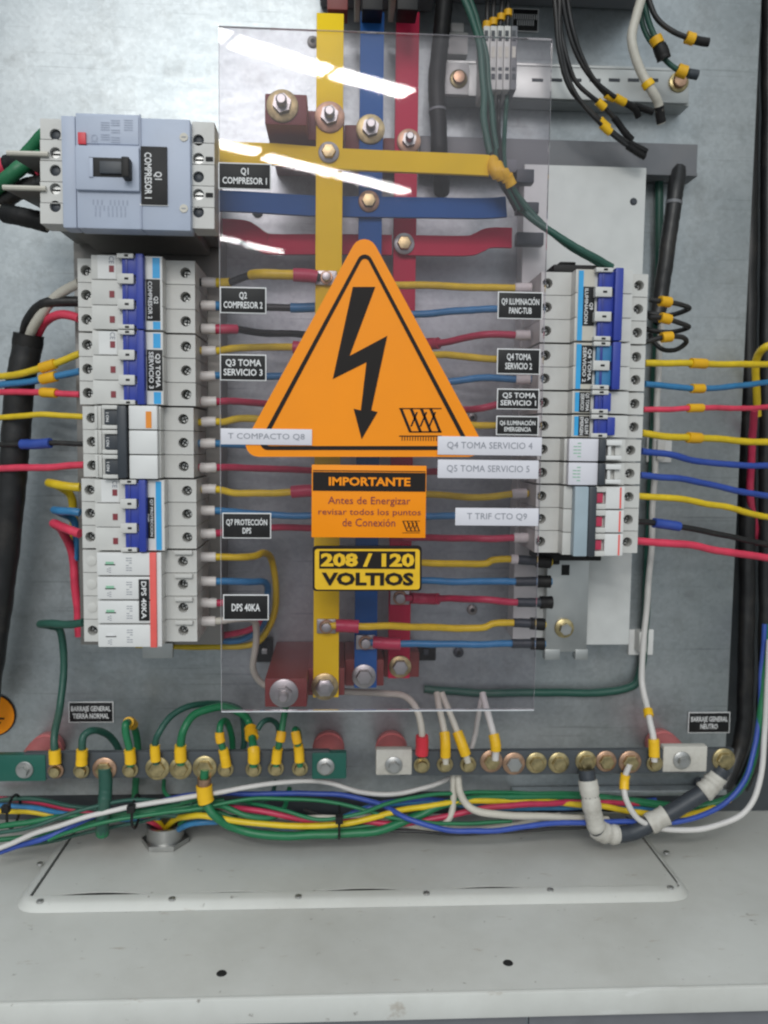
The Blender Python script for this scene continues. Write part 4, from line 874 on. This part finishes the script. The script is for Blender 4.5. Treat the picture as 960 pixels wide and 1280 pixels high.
for px, py, r in ((527, 956, 10), (556, 955, 10), (585, 955, 10), (614, 951, 14), (642, 954, 14), (670, 953, 13), (698, 953, 13), (732, 951, 13), (757, 951, 13), (787, 952, 14), (818, 954, 10), (904, 949, 14)):
    bolt(px, py, YG-(.001 if r < 12 else 0), r, tN, 'copper' if px in (614, 642, 787, 757) else 'brass', 'zinc' if px == 642 else 'brass', plain=True)
ys = lambda a_, b_: ('yellow_shrink', 'y', a_, b_, 1.55, 'tape_yellow')
ymk = lambda a_, b_: ('yellow_marker', 'y', a_, b_, 1.5, 'marker')
GEW = 'earth wires'
D = YG-.005
def earth(lb, pts, m='w_green', r=.0030, parts=(), g_=GEW): wire(lb, pts, r, m, parts, group=g_)
earth('green earth wire arching from the second bolt to behind the bar', [(102, 958, D), (102, 935, D), (105, 920, D+.002), (118, 913, D+.008), (136, 918, -.03), (148, 935, -.02), (152, 955, -.015)], 'w_dgreen', .0029, [ys(936, 956)])
earth('short green earth wire with yellow tip standing over the fourth bolt', [(163, 958, D), (162, 935, D), (157, 915, D), (157, 903, D+.003), (165, 905, -.03), (172, 925, -.02), (172, 955, -.015), (168, 1000, -.012)], 'w_green', .0029, [ys(936, 954), ('yellow_marker', 'y', 900, 907, 1.5, 'marker')])
earth('dark green earth wire curving up over a washer bolt, longer outer arc', [(195, 955, D), (194, 930, D), (199, 915, D), (215, 895, -.045), (240, 882, -.035), (272, 879, -.02), (300, 888, -.015), (305, 915, -.01), (302, 945, -.008)], 'w_dgreen', .0026, [ys(932, 951)])
earth('bright green earth wire curving up beside it, inner arc', [(226, 956, D), (226, 935, D), (230, 912, D), (244, 892, -.045), (275, 883, -.035), (300, 890, -.03), (312, 905, -.03), (317, 935, D), (317, 958, D)], 'w_green', .0032, [('yellow_shrink', 'i', .3, 1.2, 1.5, 'tape_yellow'), ('yellow_shrink', 'i', 7.0, 7.7, 1.5, 'tape_yellow'), ('yellow_marker', 'i', 6.25, 6.6, 1.7, 'marker')])
earth('green earth wire with yellow marker bending behind the bar before the gap', [(283, 958, D), (281, 940, D), (275, 920, D), (276, 905, D+.004), (284, 903, -.035), (290, 925, -.025), (292, 960, -.02)], 'w_green', .0026, [ys(936, 957), ('yellow_marker', 'i', 1.7, 2.3, 1.45, 'marker')])
earth('green earth wire looping over to the last but one bolt', [(345, 958, D), (346, 938, D), (351, 920, D), (357, 890, -.045), (360, 868, -.03)], 'w_green', .0026, [ys(936, 954), ymk(914, 926)])
earth('thin green earth loop between two marked lugs', [(322, 912, D), (330, 901, D+.004), (340, 900, -.04), (348, 912, -.035), (350, 950, -.02)], 'w_dgreen', .0022)
earth('green earth wire with yellow marker on the last bolt', [(375, 958, D), (374, 938, D), (371, 922, D), (370, 912, D+.004), (374, 918, -.03), (376, 950, -.02)], 'w_green', .0026, [ys(932, 952), ('yellow_marker', 'i', 1.6, 2.6, 1.45, 'marker')])
earth('thick dark green wire hanging straight down from the large earth bolt', [(131, 960, D+.001), (131, 985, D), (130, 1010, -.055), (128, 1043, -.05)], 'w_dgreen', .0052, [('green_tip', 'y', 1036, 1046, 1.02, 'w_green'), ('lug_palm', 'y', 966, 976, .9, 'zinc')])
earth('green earth wire under the bar with doubled yellow shrink, running along the floor', [(256, 962, D), (256, 982, D), (258, 1003, D), (268, 1020, -.055), (290, 1034, -.05), (330, 1044, -.05), (400, 1044, -.05), (470, 1038, -.05), (520, 1022, -.045), (560, 1004, -.04), (630, 996, -.03), (760, 998, -.02), (850, 1008, -.02), (905, 1000, -.025), (935, 968, -.03), (950, 900, -.03), (962, 780, -.02)], 'w_green', .0034, [('yellow_shrink', 'y', 981, 1001, 1.9, 'tape_yellow'), ('lug_palm', 'y', 972, 980, 1.6, 'copper')])
# neutral wires
GN = 'white neutral wires'
def neut(lb, pts, m='w_white', r=.0028, parts=()): wire(lb, pts, r, m, parts, group=GN)
neut('white wire rising straight from the neutral bar with yellow shrink, first of a close pair', [(557, 955, D), (557, 930, D), (553, 900, -.045), (546, 866, -.03)], 'w_cream', .0027, [ys(916, 946)])
neut('white wire leaning into the pair with slanting yellow shrink', [(585, 953, D), (579, 936, D), (568, 905, -.045), (552, 866, -.03)], 'w_cream', .0027, [('yellow_shrink', 'y', 915, 944, 1.6, 'tape_yellow')])
neut('white wire with yellow shrink on the large washer bolt', [(619, 950, D), (619, 930, D), (612, 900, -.045), (603, 866, -.03)], 'w_white', .0028, [ys(919, 938)])
neut('faint white wire passing behind the neutral bar', [(588, 940, -.02), (594, 915, -.02), (601, 880, -.03), (604, 866, -.03)], 'w_white', .0022)
neut('cream wire dropping behind the bar and curving under the bundle', [(567, 965, -.035), (567, 1000, -.04), (562, 1022, -.045), (545, 1035, -.045), (505, 1030, -.04), (470, 1022, -.03)], 'w_cream', .0028)
neut('cream wire dropping behind the bar and sweeping along the bundle', [(572, 965, -.035), (575, 990, -.045), (590, 1010, -.055), (625, 1018, -.055), (680, 1021, -.05), (760, 1025, -.04)], 'w_cream', .0030)
neut('white wire leaving the neutral bar downward and curving to the gap', [(787, 955, D), (781, 975, D), (783, 1000, -.058), (800, 1025, -.055), (840, 1038, -.05), (890, 1034, -.05), (930, 1015, -.05), (950, 975, -.045), (957, 900, -.035), (962, 800, -.03)], 'w_white', .0024, [('yellow_shrink', 'y', 969, 988, 1.6, 'tape_yellow')])
wire('white wire rising over the earth bar then sagging to the neutral bar', [(-15, 1066, -.065), (50, 1040, -.065), (110, 1020, -.06), (180, 1005, -.055), (250, 994, -.05), (310, 983, -.045), (370, 977, -.04), (410, 979, -.035), (450, 990, -.035), (495, 992, -.035), (540, 982, -.03), (570, 970, -.02)], .0028, 'w_white', group='wires of the floor bundle')
GF = 'wires of the floor bundle'
BUN = [('navy wire crossing from the lower corner up over the earth wires', 'w_navy', .0030, [(-15, 1070, -.06), (50, 1050, -.06), (90, 1032, -.055), (130, 1016, -.05), (190, 1003, -.045), (260, 992, -.035), (340, 992, -.03), (420, 993, -.03), (470, 1004, -.04), (510, 1024, -.055), (560, 1037, -.06), (620, 1038, -.06), (700, 1029, -.055), (780, 1028, -.05), (850, 1026, -.05), (905, 1005, -.045), (935, 965, -.04), (948, 900, -.03), (956, 780, -.02)]),
       ('bright green wire entering low at the edge', 'w_green', .0032, [(-15, 1036, -.05), (60, 1024, -.05), (130, 1018, -.045), (200, 1010, -.04), (245, 998, -.04), (300, 985, -.02)]),
       ('green wire lying lowest of the green ones', 'w_green', .0028, [(-15, 1052, -.055), (50, 1042, -.05), (110, 1028, -.045), (200, 1012, -.04), (280, 1000, -.03)]),
       ('dark green wire along the top of the bundle', 'w_dgreen', .0026, [(-15, 1002, -.02), (40, 999, -.02), (90, 1008, -.025), (140, 1015, -.03), (190, 1018, -.03), (240, 1022, -.03)]),
       ('dark green wire trailing just above the floor panel edge', 'w_dgreen', .0020, [(-15, 1064, -.04), (60, 1052, -.04), (120, 1038, -.035), (200, 1022, -.03), (260, 1010, -.03)]),
       ('red wire curving under the thick hanging green wire', 'w_red', .0028, [(-15, 998, -.01), (40, 1002, -.015), (90, 1012, -.025), (150, 1022, -.03), (200, 1018, -.02)]),
       ('dull blue wire between the red and yellow ones', 'w_blue', .0028, [(-15, 1006, -.015), (40, 1010, -.02), (90, 1018, -.03), (150, 1024, -.03), (200, 1022, -.02)]),
       ('yellow wire tucked under the others at the edge', 'w_yellow', .0028, [(-15, 1014, -.015), (30, 1015, -.02), (70, 1018, -.02), (110, 1022, -.02), (160, 1024, -.01)]),
       ('pink wire diving into the conduit nut', 'w_pink', .0034, [(130, 1020, -.01), (170, 1022, -.02), (188, 1026, -.02), (200, 1034, -.01), (206, 1050, .008)]),
       ('yellow wire arching out of the conduit nut along the bundle', 'w_yellow', .0034, [(204, 1052, .008), (208, 1036, -.01), (222, 1024, -.03), (250, 1019, -.05), (300, 1026, -.05), (360, 1032, -.05), (420, 1031, -.05), (465, 1022, -.05), (510, 1011, -.045), (570, 1003, -.04), (650, 1001, -.03), (740, 1007, -.03), (820, 1018, -.03), (870, 1016, -.03), (912, 1000, -.02)]),
       ('yellow wire with the pink one diving into the conduit nut', 'w_yellow', .0026, [(160, 1016, -.015), (185, 1020, -.02), (200, 1028, -.015), (210, 1048, .006)]),
       ('light blue wire arching out of the conduit nut', 'w_blue', .0034, [(213, 1052, .008), (218, 1040, -.01), (232, 1032, -.03), (256, 1028, -.035), (300, 1028, -.03), (360, 1034, -.03), (420, 1024, -.03), (470, 1008, -.03), (540, 1003, -.025), (620, 1010, -.02), (720, 1008, -.02), (850, 1010, -.01)]),
       ('red wire running along the bundle under the neutral bar', 'w_red', .0034, [(262, 1008, -.03), (300, 1010, -.04), (340, 1017, -.045), (385, 1026, -.045), (440, 1027, -.045), (500, 1029, -.045), (560, 1020, -.045), (620, 1008, -.04), (700, 1003, -.03), (800, 1004, -.02)]),
       ('pale green wire looping under the earth bar', 'w_green', .0030, [(225, 1030, -.02), (245, 1014, -.035), (275, 1008, -.045), (310, 1020, -.05), (340, 1022, -.045), (355, 1008, -.03), (362, 985, -.015)]),
       ('thin dark green wire behind the loop', 'w_dgreen', .0024, [(240, 1000, -.01), (280, 1004, -.015), (318, 1004, -.015), (338, 996, -.012), (345, 975, -.01)]),
       ('cream wire in the bundle beside the black tie', 'w_cream', .0026, [(275, 1014, -.02), (340, 1020, -.03), (400, 1022, -.04), (450, 1021, -.04), (480, 1018, -.035), (540, 1030, -.03), (600, 1036, -.03), (700, 1018, -.02)]),
       ('dark blue wire rising behind the crossing of green and yellow', 'w_navy', .0030, [(440, 1016, -.03), (480, 1004, -.03), (530, 999, -.025), (600, 1006, -.02), (700, 1010, -.015), (820, 1000, -.01)])]
BUN += [('thin green wire weaving over the yellow one below the bars', 'w_green', .0022, [(300, 1000, -.03), (350, 1012, -.05), (400, 1024, -.058), (450, 1016, -.058), (500, 1000, -.05), (560, 992, -.04), (640, 990, -.03), (740, 992, -.02)]),
       ('thin green wire dipping between the bars', 'w_green', .0022, [(60, 1050, -.06), (120, 1030, -.06), (190, 1018, -.055), (250, 1010, -.05), (330, 998, -.045), (420, 1004, -.045), (490, 1022, -.05), (560, 1030, -.05), (640, 1026, -.05)]),
       ('green wire dropping from behind the earth bar into the bundle', 'w_green', .0024, [(205, 975, -.01), (208, 992, -.02), (230, 1006, -.03), (270, 1014, -.035), (320, 1030, -.04), (400, 1036, -.045), (480, 1030, -.045), (530, 1014, -.04), (580, 1000, -.03)]),
       ('slim dark green wire near the corner crossing the white one', 'w_dgreen', .0022, [(-15, 1044, -.07), (50, 1030, -.07), (110, 1010, -.06), (170, 1000, -.05), (240, 1004, -.04)]),
       ('thin black wire half hidden in the bundle', 'w_black', .0018, [(380, 1012, -.02), (450, 1032, -.04), (520, 1040, -.05), (600, 1042, -.05), (700, 1036, -.05), (790, 1034, -.045)])]
for lb, m, r, pts in BUN: wire(lb, pts, r, m, group=GF)
for k, (px, py, y, lb) in enumerate(((424, 1027, -.048, 'black cable tie round the bundle between the two bars'), (170, 1014, -.045, 'black cable tie round the bundle near the conduit nut'), (17, 1014, -.03, 'black cable tie at the edge of the bundle'))):
    q = at(px, py, y); g = G(); vs = []
    R1_, R2_ = .0125, .0100
    loop = [q+Vector((0, .014*math.cos(a_), R1_*math.sin(a_))) for a_ in [2*math.pi*i/20 for i in range(21)]]
    t = thing('cable_tie', q, lb, 'cable tie', 'black cable ties')
    obj('strap', g.tube(loop, .0011, 6), 'black', t); obj('lock_head', G().box(q.x-.003, q.x+.003, q.y-.018, q.y-.012, q.z+.006, q.z+.012, .0008), 'black', t)
# taped neutral cable
wire('white-taped lug cable hanging from the neutral bar and bending onto the floor', [(733, 962, D-.001), (737, 985, D-.004), (741, 1015, -.058), (748, 1036, -.056), (765, 1043, -.054), (790, 1040, -.052), (825, 1022, -.05), (860, 1002, -.048), (885, 985, -.048), (904, 960, -.047)], .0068, 'charcoal',
     [('white_tape', 'y', 975, 1034, 1.12, 'white_tape'), ('white_tape', 'i', 3.0, 4.3, 1.2, 'white_tape'), ('white_tape', 'i', 5.6, 6.25, 1.25, 'white_tape'), ('white_tape', 'i', 7.7, 8.6, 1.25, 'white_tape'), ('lug_palm', 'y', 960, 974, .85, 'zinc')], name='taped_cable', cat='cable', seg=16, n=10)
# earth symbol sticker
q = at(-8, 894, -.001); t = thing('earth_sticker', (q.x, -.001, q.z-.02), 'round orange sticker with black earth symbol at the edge of the plate', 'sticker')
obj('black_ring', G().lathe((q.x, -.0006, q.z), [(0, .0182), (-.0004, .0182)], 36), 'ink', t)
obj('disc', G().lathe((q.x, -.0011, q.z), [(0, .0170), (-.0003, .0170)], 36), 'orange', t)
g = G(); g.box(q.x-.0008, q.x+.0008, -.0018, -.0016, q.z-.002, q.z+.010)
for i, w_ in enumerate((.009, .006, .003)): g.box(q.x-w_, q.x+w_, -.0018, -.0016, q.z-.0035-.0035*i, q.z-.0020-.0035*i)
obj('earth_symbol', g, 'ink', t)
plate('black plate reading TIERRA NORMAL above the earth bar', (86, 877, 142, 903), 'BARRAJE GENERAL\nTIERRA NORMAL', -.001, fh=.6)
plate('black plate reading BARRAJE GENERAL NEUTRO at the end above the neutral bar', (860, 890, 912, 916), 'BARRAJE GENERAL\nNEUTRO', -.001, fh=.6)
t = thing('tie_mount', at(330, 828, 0), 'black adhesive tie mount beside the foot of the stepped insulator', 'tie mount', 'adhesive tie mounts')
obj('mount_base', pbox(320, 798, 341, 828, -.006, -.0005, .001), 'black', t); obj('mount_screw', pbox(327, 811, 334, 818, -.008, -.005, .0008), 'zinc', t)
t = thing('tie_mount', at(532, 826, 0), 'black adhesive tie mount under the lowest spare blue wire', 'tie mount', 'adhesive tie mounts')
obj('mount_base', pbox(521, 806, 545, 826, -.006, -.0005, .001), 'black', t); obj('mount_screw', pbox(529, 812, 536, 819, -.008, -.005, .0008), 'charcoal', t)

# ------------------------------------------------------------------ clear cover and what is stuck on it
q = [at(271, 23, YS), at(690, 57, YS), at(668, 887, YS), at(279, 889, YS)]
xa, xb = (q[0].x+q[3].x)/2, (q[1].x+q[2].x)/2; zt = (q[0].z+q[1].z)/2; zb = (q[2].z+q[3].z)/2
t = thing('clear_cover', ((xa+xb)/2, YS, zb), 'transparent acrylic safety cover standing in front of the busbars with lamp reflections', 'cover')
obj('acrylic_sheet', G().box(xa, xb, YS, YS+.003, zb, zt), 'acrylic', t)
e = .0005
obj('polished_edge', G().box(xa, xb, YS-.0001, YS+.0031, zb-e*1.6, zb-.00002), 'acrylic_edge', t)
obj('polished_edge', G().box(xa, xb, YS+.001, YS+.0022, zt+.00002, zt+e*.7), 'acrylic_edge', t)
obj('polished_edge', G().box(xa-e*.6, xa-.00002, YS+.001, YS+.002, zb, zt), 'acrylic_edge', t)
obj('polished_edge', G().box(xb+.00002, xb+e*.5, YS+.001, YS+.002, zb, zt), 'acrylic_edge', t)
YL = YS-.0002
plates = [((273, 204, 339, 237), 'Q1\nCOMPRESOR 1'), ((275, 359, 333, 392), 'Q2\nCOMPRESOR 2'), ((275, 443, 333, 476), 'Q3 TOMA\nSERVICIO 3'), ((278, 641, 339, 673), 'Q7 PROTECCIÓN\nDPS'), ((279, 743, 336, 775), 'DPS 40KA'),
          ((622, 365, 678, 399), 'Q9 ILUMINACIÓN\nPANC-TUB'), ((621, 436, 675, 468), 'Q4 TOMA\nSERVICIO 2'), ((621, 486, 674, 512), 'Q5 TOMA\nSERVICIO 1'), ((620, 520, 673, 544), 'Q6 ILUMINACIÓN\nEMERGENCIA')]
lbs = ['black engraved plate reading Q1 COMPRESOR 1 beside the blue-grey breaker', 'black engraved plate reading Q2 COMPRESOR 2', 'black engraved plate reading Q3 TOMA SERVICIO 3', 'black engraved plate reading Q7 PROTECCIÓN DPS', 'black engraved plate reading DPS 40KA',
       'black engraved plate, topmost of four in front of the second breaker column', 'black engraved plate reading Q4 TOMA SERVICIO 2', 'black engraved plate reading Q5 TOMA SERVICIO 1', 'black engraved plate reading EMERGENCIA, lowest of four black ones']
for (r, b), lb in zip(plates, lbs): plate(lb, r, b, YL, fh=.62 if '\n' in b else .3, fw=.62 if b.startswith('DPS') or 'Q4' in b else .84)
# triangle
def P2(px, py, y=YL): q = at(px, py, y); return (q.x, q.z)
def rounded(pts, rad, seg=6):
    out = []; n = len(pts)
    for i in range(n):
        p = Vector(pts[i]); a_ = (Vector(pts[i-1])-p); b_ = (Vector(pts[(i+1) % n])-p); a_.normalize(); b_.normalize()
        ang = a_.angle(b_); d = rad/math.tan(ang/2); s0 = p+a_*d; s1 = p+b_*d; c = p+(a_+b_).normalized()*(rad/math.sin(ang/2))
        v0 = s0-c; v1 = s1-c; th = v0.angle(v1)
        for k in range(seg+1):
            f = k/seg; v = (v0*math.sin((1-f)*th)+v1*math.sin(f*th))/math.sin(th); out.append(tuple(c+v))
    return out
t = thing('warning_triangle', (at(455, 571, YL).x, YL, at(455, 571, YL).z), 'orange triangular high-voltage warning sign with black lightning arrow', 'sign')
tri = [P2(455.5, 282), P2(612, 571), P2(296, 571)]
obj('plate', G().prism(rounded(tri, .0085), YL-.001, YL), 'orange', t)
def ringpoly(outer, inner_, y0, y1):
    n = len(outer); g = G(); vs = [(x, y0, z) for x, z in outer]+[(x, y0, z) for x, z in inner_]+[(x, y1, z) for x, z in outer]+[(x, y1, z) for x, z in inner_]
    fs = []
    for i in range(n):
        j = (i+1) % n; fs += [(i, j, n+j, n+i), (2*n+i, 3*n+i, 3*n+j, 2*n+j), (i, 2*n+i, 2*n+j, j), (n+i, n+j, 3*n+j, 3*n+i)]
    return g.add(vs, fs)
to = [P2(456, 308), P2(590.5, 562.5), P2(319, 562.5)]; ti = [P2(456, 317.5), P2(582, 557.5), P2(328, 557.5)]
obj('border', ringpoly(rounded(to, .005), rounded(ti, .003), YL-.0013, YL-.0009), 'ink', t)
arrow = [P2(*p) for p in ((441, 359), (469, 359), (437, 445), (484, 420), (464, 513), (472, 515), (452, 549), (442, 511), (451, 513), (458, 453), (416, 474))]
obj('lightning_arrow', G().prism(arrow, YL-.0013, YL-.0009), 'ink', t)
def heatlogo(parent, x0, y0, x1, y1, y, nm='maker_mark', m='ink'):
    g = G(); w_ = x1-x0; h_ = y1-y0
    def q4(*pp): g.prism([P2(x0+a_*w_, y0+b_*h_, y) for a_, b_ in pp], y-.0003, y)
    q4((0, 0), (1, 0), (1, .03), (0, .03))
    for s_ in (0, .24, .48, .70):
        q4((s_, 0), (s_+.07, 0), (s_+.30, .72), (s_+.23, .72))
    for s_ in (.30, .52, .73): q4((s_+.10, .12), (s_+.14, .12), (s_, .55), (s_-.04, .55))
    q4((.25, .69), (1, .69), (1, .73), (.25, .73)); q4((0, .82), (1, .82), (1, .85), (0, .85))
    o = obj(nm, g, m, parent); return o
heatlogo(t, 499, 510, 552, 552, YL-.001)
cx, cz, wd, ht = pc(502, 546, 549, 551, YL); text('lettering', '|||||||||||||||', cx, cz, YL-.0013, wd, ht, 'ink', t, 0, 0)
t = thing('notice_sign', (at(461, 672, YL).x, YL, at(461, 672, YL).z), 'orange rectangular IMPORTANTE notice with black header under the triangle', 'sign')
obj('plate', pbox(389.5, 581.5, 532.5, 672, YL-.001, YL, .0002), 'orange', t)
obj('header', pbox(391, 590.5, 532, 614, YL-.0013, YL-.0009, 0), 'ink', t)
obj('rule', pbox(391, 588.3, 532, 589.3, YL-.0013, YL-.0009, 0), 'ink', t)
for body, a_, m, b_ in (('IMPORTANTE', (411, 596.5, 513, 607.5), 'orange', .035), ('Antes de Energizar', (410, 621, 513, 633), 'dark_red', .0), ('revisar todos los puntos', (398, 636, 526, 646), 'dark_red', 0), ('de Conexión', (428, 648, 494, 658), 'dark_red', 0)):
    cx, cz, wd, ht = pc(*a_, YL-.0013); text('lettering', body, cx, cz, YL-.0016, wd, ht, m, t, 0, b_)
heatlogo(t, 503, 651, 525, 669, YL-.001)
t = thing('voltage_plate', (at(459, 738, YL).x, YL, at(459, 738, YL).z), 'yellow and black plate reading 208/120 VOLTIOS', 'sign')
def rr(x0, y0, x1, y1, rad): return rounded([P2(x0, y0), P2(x1, y0), P2(x1, y1), P2(x0, y1)], rad)
obj('plate', G().prism(rr(391, 682, 527, 738.5, .0025), YL-.001, YL), 'ink', t)
obj('yellow_field', G().prism(rr(393.5, 686, 524.5, 736.5, .002), YL-.0013, YL-.0009), 'sign_yellow', t)
obj('black_band', pbox(399, 689, 519, 711, YL-.0016, YL-.0012, 0), 'ink', t)
for body, a_, m in (('208 / 120', (401, 691.5, 518, 708.5), 'sign_yellow'), ('VOLTIOS', (402, 715.5, 517, 732), 'ink')):
    cx, cz, wd, ht = pc(*a_, YL-.0016); text('lettering', body, cx, cz, YL-.0019, wd, ht, m, t, 0, .045)
# white strips
for r, b, lb, fw, yy0 in (((276, 536, 390, 556), 'T COMPACTO Q8', 'white strip label reading T COMPACTO over the triangle corner', .84, YL-.0014), ((547, 546, 677, 569), 'Q4 TOMA SERVICIO 4', 'white strip label reading Q4 TOMA SERVICIO 4 over the triangle corner', .82, YL-.0014),
                    ((547, 575, 673, 598), 'Q5 TOMA SERVICIO 5', 'white strip label reading Q5 TOMA SERVICIO 5', .82, YL), ((569, 635, 673, 657), 'T TRIF CTO Q9', 'white strip label reading T TRIF CTO Q9', .72, YL)):
    plate(lb, r, b, yy0, rim=False, base='sticker_white', ink='grey_ink', fw=fw, fh=.42, name='strip_label', th=.0004, bold=.0, group='white strip labels')
